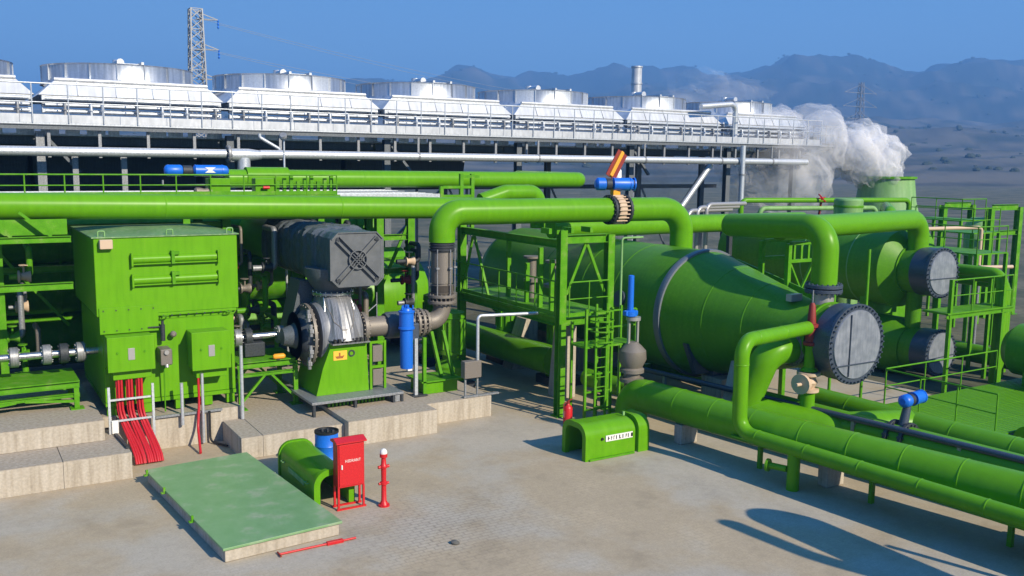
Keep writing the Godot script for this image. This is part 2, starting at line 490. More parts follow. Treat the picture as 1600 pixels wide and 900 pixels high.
func build_setting() -> void:
	# the yard's paving
	var yard := MeshInstance3D.new()
	var pm := PlaneMesh.new()
	pm.size = Vector2(34, 32)
	var ym := mat(Color.WHITE, 0.93)
	ym.albedo_texture = yard_texture()
	pm.material = ym
	yard.mesh = pm
	yard.name = "yard_paving"
	yard.position = Vector3(11, 0, -20)
	yard.set_meta("kind", "structure")
	add_child(yard)
	# the ground out to the hills
	var gimg := noise_image(0.012, 71, 512, 512, 5)
	var gm := textured(ramp_tex(gimg, [[0.0, c8(58, 66, 46)], [0.4, c8(78, 80, 60)], [0.6, c8(92, 90, 70)], [1.0, c8(116, 110, 88)]], noise_image(0.15, 72), 0.35), 46.0, 0.95)
	var g := MB.new()
	g.bb(-5000, 5000, -0.6, -0.006, -5200, 1500)
	struct("ground", g, gm)
	# hills: one sheet, rising from the plain to the skyline
	var nz := FastNoiseLite.new()
	nz.seed = 5
	nz.frequency = 0.0022
	nz.fractal_octaves = 5
	var nf := FastNoiseLite.new()
	nf.seed = 8
	nf.frequency = 0.008
	var spots := []
	rng.seed = 19
	var st := SurfaceTool.new()
	st.begin(Mesh.PRIMITIVE_TRIANGLES)
	var na := 420
	var nr := 90
	for j in nr + 1:
		var u := float(j) / nr
		var r := 260.0 * pow(14.5, u)
		for i in na + 1:
			var t := lerpf(-62.0, 62.0, float(i) / na)
			var a := deg_to_rad(31.5 + t)
			var x := sin(a) * r
			var z := -cos(a) * r
			var n1 := nz.get_noise_2d(x, z)
			var top := ridge(t + n1 * 0.2)
			var h := -0.5
			h += smoothstep(350.0, 1500.0, r) * 62.0 * (1.0 + n1 * 0.5)
			var rise := smoothstep(1300.0, 3000.0, r)
			h += rise * (top - 62.0) + rise * (1.0 - smoothstep(2700.0, 3000.0, r)) * n1 * 45.0
			h -= smoothstep(3050.0, 3770.0, r) * top * 0.8
			h += nf.get_noise_2d(x, z) * 7.0 * smoothstep(300.0, 1200.0, r)
			h -= absf(nf.get_noise_2d(x * 0.55 - 700.0, z * 0.55)) * 26.0 * rise * (1.0 - smoothstep(2850.0, 3050.0, r))
			h += nf.get_noise_2d(x * 2.4, z * 2.4) * 5.0 * rise
			st.set_smooth_group(0)
			# scrub on the slopes, straw fields lower down
			var fld := nf.get_noise_2d(x * 0.7 + 900.0, z * 2.0)
			var straw := Color(0.13, 0.115, 0.085)
			var scrub := Color(0.026, 0.036, 0.03)
			var k := clampf(0.5 + fld * 2.2 - rise * 0.9 + n1 * 0.4, 0.0, 1.0)
			st.set_color(scrub.lerp(straw, k))
			st.add_vertex(Vector3(x, h, z))
			if r > 560.0 and absf(t) < 34.0 and rng.randf() < (0.09 if r < 1400.0 else 0.08) * (1.3 - k):
				spots.append(Vector3(x + rng.randf_range(-8, 8), h, z + rng.randf_range(-8, 8)))
	for j in nr:
		for i in na:
			var k := j * (na + 1) + i
			st.add_index(k); st.add_index(k + na + 1); st.add_index(k + 1)
			st.add_index(k + 1); st.add_index(k + na + 1); st.add_index(k + na + 2)
	st.generate_normals()
	var hm := mat(Color.WHITE, 1.0)
	hm.vertex_color_use_as_albedo = true
	var hills := MeshInstance3D.new()
	hills.mesh = st.commit()
	hills.mesh.surface_set_material(0, hm)
	hills.name = "hills"
	hills.set_meta("kind", "structure")
	add_child(hills)
	# scrub and trees dotted over the plain and the slopes
	var bush := MultiMesh.new()
	bush.transform_format = MultiMesh.TRANSFORM_3D
	bush.mesh = puff_mesh(2)
	bush.instance_count = spots.size()
	for i in spots.size():
		var s: float = rng.randf_range(0.8, 2.0) * (1.0 + (spots[i] as Vector3).length() / 2600.0)
		var bs := Basis(Vector3.UP, rng.randf() * TAU).scaled(Vector3(s * rng.randf_range(0.9, 1.9), s * 0.8, s))
		bush.set_instance_transform(i, Transform3D(bs, spots[i] + Vector3(0, s * 0.2, 0)))
	var sc := MultiMeshInstance3D.new()
	sc.multimesh = bush
	sc.material_override = mat(c8(54, 62, 46), 1.0)
	sc.name = "scrub"
	sc.set_meta("label", "dark scrub and trees scattered over the far plain and hills")
	sc.set_meta("category", "scrub")
	sc.set_meta("kind", "stuff")
	add_child(sc)

# ------------------------------------------------------------------ common steelwork
# a railing: posts along a line, top and middle rail, kick plate
func rails(parent: Node3D, a: Vector3, b: Vector3, h: float, count: int, m: Material, kick := true, r := 0.022) -> void:
	var d := b - a
	var p := MB.new()
	p.cyl(a, a + Vector3(0, h, 0), r, -1, 6)
	var first := part("post", p, m, parent)
	for i in range(1, count):
		again(first, "post", d * (float(i) / (count - 1)), parent)
	var t := MB.new()
	t.cyl(a + Vector3(0, h, 0), b + Vector3(0, h, 0), r * 1.1, -1, 8)
	part("top_rail", t, m, parent)
	var mid := MB.new()
	mid.cyl(a + Vector3(0, h * 0.52, 0), b + Vector3(0, h * 0.52, 0), r * 0.9, -1, 6)
	part("middle_rail", mid, m, parent)
	if kick:
		var k := MB.new()
		k.beam(a + Vector3(0, 0.07, 0), b + Vector3(0, 0.07, 0), 0.012, 0.12)
		part("kick_plate", k, m, parent)

func column(parent: Node3D, x: float, z: float, y0: float, y1: float, w: float, m: Material) -> void:
	var b := MB.new()
	b.ibeam(Vector3(x, y0, z), Vector3(x, y1, z), w, w, 0.018)
	b.bb(x - w * 0.8, x + w * 0.8, y0, y0 + 0.03, z - w * 0.8, z + w * 0.8)
	part("column", b, m, parent)

func girder(parent: Node3D, a: Vector3, b: Vector3, w: float, h: float, m: Material, called := "beam") -> void:
	var k := MB.new()
	k.ibeam(a, b, w, h, 0.016)
	part(called, k, m, parent)

func brace(parent: Node3D, a: Vector3, b: Vector3, w: float, m: Material) -> void:
	var k := MB.new()
	k.beam(a, b, w, w * 0.7)
	part("brace", k, m, parent)

# steel wheel, bonnet and flanges: used on pipes
func pipe_thing(called: String, label: String, pts: Array, r: float, bend_r: float, m: Material, seg := 24, cat := "pipe", seams := 0.0) -> Node3D:
	var low: Vector3 = pts[0]
	for p in pts:
		if p.y < low.y: low = p
	var t := thing(called, label, cat, Vector3(low.x, low.y - r, low.z))
	var b := MB.new()
	var line := bend(pts, bend_r, 10) if pts.size() > 2 else pts
	b.tube(line, r, seg)
	part("run", b, m, t)
	if seams > 0.0:        # weld beads round the pipe
		for i in pts.size() - 1:
			var l: float = pts[i].distance_to(pts[i + 1])
			var d: Vector3 = (pts[i + 1] - pts[i]).normalized()
			var s := bend_r + 0.15 if i > 0 else seams
			while s < l - (bend_r if i < pts.size() - 2 else 0.2):
				var w := MB.new()
				w.lathe(pts[i] + d * s, d, [[0.0, r], [0.012, r + 0.008], [0.03, r + 0.008], [0.042, r]], seg, false)
				part("weld_seam", w, m, t)
				s += seams
	return t

# ------------------------------------------------------------------ air cooled condenser
const CELL := 6.9
const X0 := -3.7       # left side of the first cell
const DECK := 8.8

func build_cell() -> Node3D:
	# local: origin on the ground below the left front corner of the cell at z = -39.1
	var o := Vector3(X0, 0, -39.1)
	var t := thing("fan_cell", "", "fan cell", o, "fan cells in a row along the condenser")
	var x0 := X0 + 0.06
	var x1 := X0 + CELL - 0.06
	var zf := -39.1
	var zb := -46.7
	var yb := 9.86
	var yt := 10.45
	var ins := 0.62
	# plenum: five sloping front panels, sides and back, each a sheet with a flange
	for k in 5:
		var u0 := k / 5.0
		var u1 := (k + 1) / 5.0
		var b := MB.new()
		var a0 := Vector3(lerpf(x0, x1, u0), yb, zf)
		var a1 := Vector3(lerpf(x0, x1, u1) - 0.012, yb, zf)
		var c0 := Vector3(a0.x if k > 0 else x0 + ins, yt, zf - 0.32)
		var c1 := Vector3(a1.x if k < 4 else x1 - ins, yt, zf - 0.32)
		b.qf(a0, a1, c1, c0, Vector3(0, 0.3, 1))
		var back := Vector3(0, -0.01, -0.03)
		b.qf(a0 + back, a1 + back, c1 + back, c0 + back, Vector3(0, -0.3, -1))
		b.qf(a0, c0, c0 + back, a0 + back, Vector3(-1, 0, 0))
		b.qf(a1, c1, c1 + back, a1 + back, Vector3(1, 0, 0))
		if k > 0: b.beam(a0 + Vector3(0, 0.02, 0.02), c0 + Vector3(0, -0.02, 0.02), 0.03, 0.03)
		part("plenum_panel", b, M.galv_panel, t)
	for sx in [0, 1]:
		var b := MB.new()
		var xa: float = [x0, x1][sx]
		var xb: float = [x0 + ins, x1 - ins][sx]
		var nn := Vector3([-1.0, 1.0][sx], 0.5, 0)
		b.qf(Vector3(xa, yb, zf), Vector3(xa, yb, zb), Vector3(xb, yt, zb + 0.3), Vector3(xb, yt, zf - 0.32), nn)
		part("side_panel", b, M.galv_panel, t)
	var bk := MB.new()
	bk.qf(Vector3(x0, yb, zb), Vector3(x1, yb, zb), Vector3(x1 - ins, yt, zb + 0.3), Vector3(x0 + ins, yt, zb + 0.3), Vector3(0, 0.3, -1))
	bk.quad(Vector3(x0 + ins, yt, zf - 0.32), Vector3(x1 - ins, yt, zf - 0.32), Vector3(x1 - ins, yt, zb + 0.3), Vector3(x0 + ins, yt, zb + 0.3), Vector3.UP)
	part("roof_sheet", bk, M.galv_panel, t)
	var lip := MB.new()
	lip.cyl(Vector3(x0 + ins - 0.04, yt + 0.02, zf - 0.3), Vector3(x1 - ins + 0.04, yt + 0.02, zf - 0.3), 0.075, -1, 10)
	part("top_roll", lip, M.galv_panel, t)
	# fan ring of curved sheets
	var c := Vector3(X0 + CELL * 0.5, 0, -42.75)
	var rr := 2.92
	var y0 := yt + 0.004
	var y1 := 11.22
	var np := 18
	for k in np:
		var b := MB.new()
		var a0 := TAU * k / np
		var a1 := TAU * (k + 1) / np
		b.lathe(Vector3(c.x, y0, c.z), Vector3.UP, [[0.0, rr + 0.1], [0.2, rr], [y1 - y0 - 0.05, rr], [y1 - y0, rr + 0.05], [y1 - y0, rr - 0.03], [0.0, rr - 0.03]], 5, false, a0, a1)
		var f := MB.frame(Vector3.UP)
		var d := f.x * cos(a0) + f.z * sin(a0)
		b.box(Vector3(c.x, (y0 + y1) * 0.5 + 0.06, c.z) + d * (rr + 0.025), Vector3(0.05, y1 - y0 - 0.16, 0.04), Basis(d, Vector3.UP, d.cross(Vector3.UP)))
		part("ring_sheet", b, M.ring, t)
	var fan := MB.new()
	fan.cyl(Vector3(c.x, 10.7, c.z), Vector3(c.x, 11.0, c.z), 0.4, 0.3, 16)
	part("fan_hub", fan, M.dark_steel, t)
	for k in 6:
		var bl := MB.new()
		var a := TAU * k / 6 + 0.3
		var d := Vector3(cos(a), 0, sin(a))
		var sd := d.cross(Vector3.UP)
		bl.box(Vector3(c.x, 10.86, c.z) + d * 1.55, Vector3(2.4, 0.03, 0.42), Basis(d, Vector3.UP, -sd).rotated(d, 0.3))
		part("fan_blade", bl, M.steel, t)
	# bridge with motor and guard above the ring
	var br := MB.new()
	br.bb(c.x - 0.5, c.x - 0.4, y1 + 0.005, y1 + 0.11, c.z - rr, c.z + rr - 0.02)
	br.bb(c.x + 0.4, c.x + 0.5, y1 + 0.005, y1 + 0.11, c.z - rr, c.z + rr - 0.02)
	for k in 9: br.bb(c.x - 0.4, c.x + 0.4, y1 + 0.03, y1 + 0.06, c.z - rr + 0.3 + k * 0.64, c.z - rr + 0.36 + k * 0.64)
	part("motor_bridge", br, M.galv, t)
	var mo := MB.new()
	mo.cyl(Vector3(c.x, y1 + 0.1, c.z), Vector3(c.x, y1 + 0.42, c.z), 0.24, 0.2, 14)
	mo.cyl(Vector3(c.x - 0.05, y1 + 0.25, c.z + 0.3), Vector3(c.x - 0.05, y1 + 0.25, c.z + 1.0), 0.15, -1, 12)
	part("fan_motor", mo, M.galv, t)
	# header boxes with their nozzles and return pipes between deck and plenum
	for k in 3:
		var hb := MB.new()
		hb.bb(x0 + 0.1, x1 - 0.1, 9.2 + k * 0.23, 9.38 + k * 0.23, zf - 0.25, zf - 0.02 + k * 0.0, 0.015)
		part("header_box", hb, M.galv if k != 1 else M.steel, t)
	for k in 3:
		var pi := MB.new()
		pi.cyl(Vector3(x0 + 0.2, 9.27 + k * 0.23, zf + 0.14), Vector3(x1 - 0.2, 9.27 + k * 0.23, zf + 0.14), 0.05, -1, 8)
		part("vent_pipe", pi, M.galv, t)
	for k in 7:
		var nz := MB.new()
		var xx := x0 + 0.6 + k * 0.93
		nz.tube(bend([Vector3(xx, 9.56, zf + 0.01), Vector3(xx, 9.56, zf + 0.3), Vector3(xx, 9.2, zf + 0.3), Vector3(xx, 8.9, zf + 0.3)], 0.09, 4), 0.055, 8)
		nz.lathe(Vector3(xx, 9.3, zf + 0.3), Vector3.UP, [[0.0, 0.1], [0.05, 0.1]], 10)
		part("drain_pipe", nz, M.galv if k % 3 else M.steel, t)
	# tube bundle hanging below the deck: a block of fins narrowing downwards, coloured dark to deepen the shade
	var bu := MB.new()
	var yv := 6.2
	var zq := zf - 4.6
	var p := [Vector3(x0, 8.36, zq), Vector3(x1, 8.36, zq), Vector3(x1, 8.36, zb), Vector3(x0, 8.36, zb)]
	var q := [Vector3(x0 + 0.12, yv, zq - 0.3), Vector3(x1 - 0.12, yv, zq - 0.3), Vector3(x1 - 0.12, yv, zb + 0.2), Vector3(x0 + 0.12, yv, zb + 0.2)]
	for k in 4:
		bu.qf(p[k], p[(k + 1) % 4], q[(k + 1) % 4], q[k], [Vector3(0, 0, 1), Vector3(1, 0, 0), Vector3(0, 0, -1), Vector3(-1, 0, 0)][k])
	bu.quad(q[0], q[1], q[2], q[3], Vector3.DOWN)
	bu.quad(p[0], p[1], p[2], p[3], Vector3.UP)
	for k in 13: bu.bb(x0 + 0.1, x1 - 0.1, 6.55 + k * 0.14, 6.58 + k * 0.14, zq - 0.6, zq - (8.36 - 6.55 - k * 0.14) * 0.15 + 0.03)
	part("tube_bundle", bu, M.shade_fins, t)
	var so := MB.new()
	so.bb(x0, x1, 8.37, 8.44, zb, zf - 0.3)
	part("soffit", so, M.galv, t)
	for k in 3:
		var cb := MB.new()
		cb.ibeam(Vector3(x0, 8.2, zf - 0.9 - k * 1.3), Vector3(x1, 8.2, zf - 0.9 - k * 1.3), 0.16, 0.3)
		part("cross_beam", cb, M.frame_grey, t)
	# light panels of the bundle frame just below the deck
	for k in 9:
		if k == 4: continue
		var pn := MB.new()
		pn.bb(x0 + 0.12 + k * 0.75, x0 + 0.12 + k * 0.75 + [0.62, 0.5, 0.66, 0.4, 0.6, 0.66, 0.55, 0.3, 0.6][k], 8.38, 8.6, zf - 0.26, zf - 0.2)
		part("frame_panel", pn, M.galv, t)
	# posts from deck to header pipe
	for k in 4:
		var ps := MB.new()
		ps.bb(X0 + 0.2 + k * 1.725, X0 + 0.31 + k * 1.725, 7.55, 8.64, -38.32, -38.2)
		part("hanger_post", ps, M.steel, t)
	return t

func build_condenser() -> void:
	var names := ["fan cell at the left end of the condenser, cut by the picture's edge", "large fan cell left of the lattice pylon", "fan cell just right of the lattice pylon", "third fan cell right of the two widest, above the saddle frame on the green pipe", "fan cell left of the slender steel stack", "fan cell in front of the slender steel stack", "small far fan cell at the right end of the condenser"]
	var first := build_cell()
	first.set_meta("label", names[0])
	rng.seed = 31
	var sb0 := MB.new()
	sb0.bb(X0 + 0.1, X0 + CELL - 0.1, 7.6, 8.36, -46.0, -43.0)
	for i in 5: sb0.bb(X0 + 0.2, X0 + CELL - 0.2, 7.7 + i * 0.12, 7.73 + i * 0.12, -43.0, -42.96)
	var short := part("short_bundle", sb0, M.shade_fins, first)
	for k in range(1, 7):
		var c := copy(first, Vector3(X0 + CELL * k, 0, -39.1), names[k])
		c.get_node("short_bundle").free()
		for ch in c.get_children():
			var nm := String(ch.name)
			if nm.begins_with("plenum_panel") and rng.randf() < 0.4: ch.material_override = M.galv
			elif nm.begins_with("ring_sheet") and rng.randf() < 0.3: ch.material_override = M.galv
			elif nm.begins_with("drain_pipe") and rng.randf() < 0.35: ch.position.x += rng.randf_range(-0.35, 0.35)
			elif nm.begins_with("frame_panel") and rng.randf() < 0.4: ch.position.x += rng.randf_range(-0.1, 0.1)
			elif nm == "fan_motor": ch.position.z += rng.randf_range(-0.5, 0.2)
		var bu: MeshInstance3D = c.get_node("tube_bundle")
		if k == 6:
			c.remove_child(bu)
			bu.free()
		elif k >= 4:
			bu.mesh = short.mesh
	first.remove_child(short)
	short.free()
	# walkway along the front
	var xa := X0 - 0.5
	var xe := X0 + CELL * 7.0
	var w := thing("condenser_walkway", "long galvanised walkway with railing in front of the fan cells", "walkway", Vector3(xa, DECK, -38))
	var dk := MB.new()
	dk.bb(xa, xe, DECK - 0.06, DECK, -39.05, -38.0)
	part("deck_grating", dk, M.galv, w)
	var eb := MB.new()
	eb.ibeam(Vector3(xa, DECK - 0.15, -38.06), Vector3(xe, DECK - 0.15, -38.06), 0.12, 0.17)
	part("edge_beam", eb, M.frame_grey, w)
	for k in 29:
		var fs := MB.new()
		var xk := xa + k * (xe - xa) / 29.0
		fs.bb(xk, xk + (xe - xa) / 29.0 - 0.015, DECK + 0.004, DECK + 0.3, -38.03, -38.0)
		part("fascia_plate", fs, M.galv_panel, w)
	rails(w, Vector3(xa, DECK, -37.96), Vector3(xe, DECK, -37.96), 1.4, 42, M.galv, false, 0.026)
	var cb := MB.new()
	cb.bb(xe - 0.4, xe - 0.1, DECK + 0.004, DECK + 0.5, -38.5, -38.2, 0.02)
	part("cable_box", cb, M.steel, w)
	# landing beyond the last cell
	var ld := thing("condenser_landing", "open railed landing at the far right end of the condenser walkway", "landing", Vector3(xe, DECK, -38.4))
	var lb := MB.new()
	lb.bb(xe + 0.02, xe + 4.6, DECK - 0.07, DECK, -40.2, -38.6)
	part("deck_grating", lb, M.galv, ld)
	girder(ld, Vector3(xe + 0.02, DECK - 0.16, -38.7), Vector3(xe + 4.6, DECK - 0.16, -38.7), 0.1, 0.16, M.steel)
	rails(ld, Vector3(xe + 0.1, DECK, -38.65), Vector3(xe + 4.55, DECK, -38.65), 1.15, 5, M.steel, true)
	rails(ld, Vector3(xe + 0.1, DECK, -40.15), Vector3(xe + 4.55, DECK, -40.15), 1.15, 5, M.steel, true)
	brace(ld, Vector3(xe - 1.5, 7.9, -38.7), Vector3(xe + 1.6, 8.55, -38.7), 0.14, M.frame_grey)
	brace(ld, Vector3(xe - 1.5, 7.6, -38.7), Vector3(xe - 0.2, 8.5, -38.7), 0.14, M.frame_grey)
	# supporting frame
	var fr := thing("condenser_steelwork", "steel columns and braces carrying the air cooled condenser", "steel frame", Vector3(xa, 0, -38.6))
	for k in 8:
		var xk := X0 + CELL * k - (1.55 if k == 7 else 0.0)
		for z in [-38.6, -46.4]:
			var b := MB.new()
			b.ibeam(Vector3(xk, 0, z), Vector3(xk, 8.5, z), 0.3, 0.3, 0.03)
			part("column", b, M.steel if k < 2 else M.frame_grey, fr)
	for k in 7:
		var xk := X0 + CELL * k
		girder(fr, Vector3(xk + 0.15, 6.15, -46.4), Vector3(xk + CELL - 0.15, 6.15, -46.4), 0.2, 0.25, M.frame_grey)
		if k % 2 == 1 or k == 5:
			brace(fr, Vector3(xk + 0.2, 8.3, -38.65), Vector3(xk + 1.3, 7.0, -38.65), 0.16, M.frame_grey)
			brace(fr, Vector3(xk + CELL - 0.2, 6.0, -46.4), Vector3(xk + 0.4, 0.2, -46.4), 0.16, M.frame_grey)
		if k >= 4: brace(fr, Vector3(xk + 0.3, 6.1, -46.4), Vector3(xk + CELL * 0.5, 0.3, -46.4), 0.12, M.steel)
	var db := MB.new()
	db.cyl(Vector3(35.9, 7.55, -38.0), Vector3(33.1, 4.4, -38.0), 0.16, -1, 12)
	part("diagonal_strut", db, M.galv, fr)
	var db2 := MB.new()
	db2.ibeam(Vector3(36.3, 7.5, -38.6), Vector3(33.5, 4.2, -38.6), 0.2, 0.2, 0.02)
	part("diagonal_strut", db2, M.frame_grey, fr)
	for xk in [4.3, 6.0]:
		column(fr, xk, -38.3, 0.0, 7.6, 0.2, M.steel)
	for xk in [22.8, 26.0, 29.2, 31.6]:
		var b := MB.new()
		b.cyl(Vector3(xk, 0, -47.6), Vector3(xk, 6.6, -47.6), 0.09, -1, 8)
		part("rear_post", b, M.steel, fr)
	# grey header pipe
	var hp := thing("header_pipe", "long grey header pipe running below the condenser walkway", "pipe", Vector3(xa, 7.58, -37.5))
	var hb := MB.new()
	hb.cyl(Vector3(xa, 7.77, -37.5), Vector3(9.65, 7.77, -37.5), 0.18, -1, 18)
	hb.cyl(Vector3(11.0, 7.77, -37.5), Vector3(42.9, 7.77, -37.5), 0.18, -1, 18)
	part("run", hb, M.galv, hp)
	var te := MB.new()
	te.lathe(Vector3(9.85, 7.74, -37.5), Vector3.RIGHT, [[0.0, 0.25], [0.7, 0.25], [1.2, 0.18]], 18)
	te.cyl(Vector3(10.35, 7.0, -37.5), Vector3(10.35, 7.6, -37.5), 0.26, -1, 16)
	part("tee_piece", te, M.galv, hp)
	var fl := MB.new()
	fl.flange(Vector3(9.75, 7.77, -37.5), Vector3.RIGHT, 0.34, 0.1, 12, 0.02)
	part("flange", fl, M.steel, hp)
	for xk in [18.0, 24.3, 30.8, 36.1, 40.0]:
		var cl := MB.new()
		cl.lathe(Vector3(xk, 7.77, -37.5), Vector3.RIGHT, [[0.0, 0.2], [0.09, 0.2]], 18)
		cl.bb(xk, xk + 0.09, 7.95, 8.6, -37.53, -37.47)
		part("hanger_clamp", cl, M.steel, hp)
	# downpipe with a foot bend
	var dp := pipe_thing("down_pipe", "grey downpipe with a foot bend beside the far condenser columns", [Vector3(37.5, 8.62, -37.2), Vector3(37.5, 4.7, -37.2), Vector3(35.6, 4.7, -37.2)], 0.15, 0.45, M.galv, 14)
	var dc := MB.new()
	dc.lathe(Vector3(37.5, 7.0, -37.2), Vector3.UP, [[0.0, 0.19], [0.1, 0.19]], 14)
	part("clamp", dc, M.steel, dp)
	pipe_thing("vent_bend", "grey vent pipe bent over above the far fan cells", [Vector3(35.6, 10.7, -38.6), Vector3(38.2, 10.95, -38.6), Vector3(38.2, 9.0, -38.6)], 0.16, 0.4, M.galv, 14)
	pipe_thing("offset_drain", "thin grey drain pipe stepping sideways under the walkway", [Vector3(11.1, 8.6, -37.8), Vector3(11.1, 8.45, -37.8), Vector3(11.9, 8.0, -37.8), Vector3(11.9, 7.6, -37.8)], 0.07, 0.1, M.galv, 10)
	# lamp post in front
	var lp := thing("lamp_post", "thin grey lamp post rising past the header pipe", "lamp post", Vector3(10.4, 0, -32.5))
	var pb := MB.new()
	pb.cyl(Vector3(10.4, 0, -32.5), Vector3(10.4, 8.35, -32.5), 0.05, 0.035, 8)
	part("pole", pb, M.galv, lp)
	var lh := MB.new()
	lh.lathe(Vector3(10.4, 8.3, -32.5), Vector3(-0.3, 0.4, 0.6), [[0.0, 0.04], [0.08, 0.13], [0.2, 0.14], [0.26, 0.1]], 12)
	part("lamp_head", lh, M.steel, lp)
	# stack behind
	var sk := thing("steel_stack", "slender steel stack standing behind the condenser", "stack", Vector3(48.3, 0, -60))
	var sb := MB.new()
	sb.lathe(Vector3(48.3, 0, -60), Vector3.UP, [[0.0, 0.45], [15.2, 0.41]], 20)
	part("shaft", sb, M.galv_panel, sk)
	for y in [13.9, 15.2]:
		var sr := MB.new()
		sr.lathe(Vector3(48.3, y, -60), Vector3.UP, [[0.0, 0.47], [0.12, 0.47], [0.12, 0.36]], 20)
		part("rim_band", sr, M.galv, sk)

func lattice_mast(called: String, label: String, at: Vector3, h: float, w0: float, w1: float, arms: Array, m: Material, nb: int, s: float) -> Node3D:
	var t := thing(called, label, "pylon", at)
	var legs := []
	for k in 4:
		var d: Vector3 = [Vector3(-1, 0, -1), Vector3(1, 0, -1), Vector3(1, 0, 1), Vector3(-1, 0, 1)][k]
		legs.append([at + d * w0 * 0.5, at + d * w1 * 0.5 + Vector3(0, h, 0)])
		var b := MB.new()
		b.beam(legs[k][0], legs[k][1], s * 1.5, s * 1.5)
		part("leg", b, m, t)
	for k in 4:
		var b := MB.new()
		var A: Array = legs[k]
		var B: Array = legs[(k + 1) % 4]
		for i in nb:
			var t0 := float(i) / nb
			var t1 := float(i + 1) / nb
			b.beam(A[0].lerp(A[1], t0), B[0].lerp(B[1], t1), s, s * 0.8)
			b.beam(B[0].lerp(B[1], t0), A[0].lerp(A[1], t1), s, s * 0.8)
			if i % 2 == 0: b.beam(A[0].lerp(A[1], t1), B[0].lerp(B[1], t1), s, s * 0.8)
		part("lattice_face", b, m, t)
	for a in arms:
		var b := MB.new()
		var y: float = at.y + a[0]
		var l: float = a[1]
		for sg in ([-1.0, 1.0] if a[2] else [1.0]):
			var tip := Vector3(at.x + l * sg, y + 0.1, at.z)
			b.beam(Vector3(at.x, y, at.z - w1 * 0.4), tip, s, s)
			b.beam(Vector3(at.x, y, at.z + w1 * 0.4), tip, s, s)
			b.beam(Vector3(at.x, y + l * 0.35, at.z), tip, s, s)
		part("cross_arm", b, m, t)
		for sg in ([-1.0, 1.0] if a[2] else [1.0]):
			var ins := MB.new()
			ins.lathe(Vector3(at.x + l * sg, y + 0.1, at.z), Vector3.DOWN, [[0.0, 0.03 * s / 0.06], [0.1, 0.12], [0.3, 0.05], [0.5, 0.14], [0.7, 0.05], [0.9, 0.14], [1.1, 0.04]], 8)
			part("insulator", ins, M.blue if a[2] == false else M.steel, t)
	return t

func build_pylons() -> void:
	lattice_mast("lattice_pylon", "tall grey lattice pylon rising behind the fan cells", Vector3(27.7, 0, -120), 25.6, 2.5, 1.35, [[24.4, 2.7, false], [20.8, 2.7, false], [17.2, 2.7, false]], M.steel, 21, 0.1)
	lattice_mast("lattice_pylon", "faint far lattice pylon with wide arms in front of the hills", Vector3(530, 0, -420), 63, 7.0, 2.2, [[56, 16, true], [47, 17, true], [39, 12, true]], M.steel, 14, 0.22)
	for k in 6:
		var b := MB.new()
		var y: float = [24.0, 24.6, 20.5, 21.0, 17.0, 17.5][k]
		var a := Vector3(30.3 if k % 2 == 0 else 27.7, y, -120)
		var e := Vector3(300, y + 8.0 + (k % 2) * 3.0, -300 - (k % 3) * 6)
		var line := []
		for i in 25:
			var q := i / 24.0
			line.append(a.lerp(e, q) - Vector3(0, 4.0 * q * (1.0 - q) * 6.0, 0))
		b.tube(line, 0.022, 4)
		var w := thing("power_line", ["top", "second", "third", "fourth", "fifth", "lowest"][k] + " thin power line strung from the lattice pylon to the right", "power line", a, "power lines from the lattice pylon")
		part("conductor", b, M.galv, w)

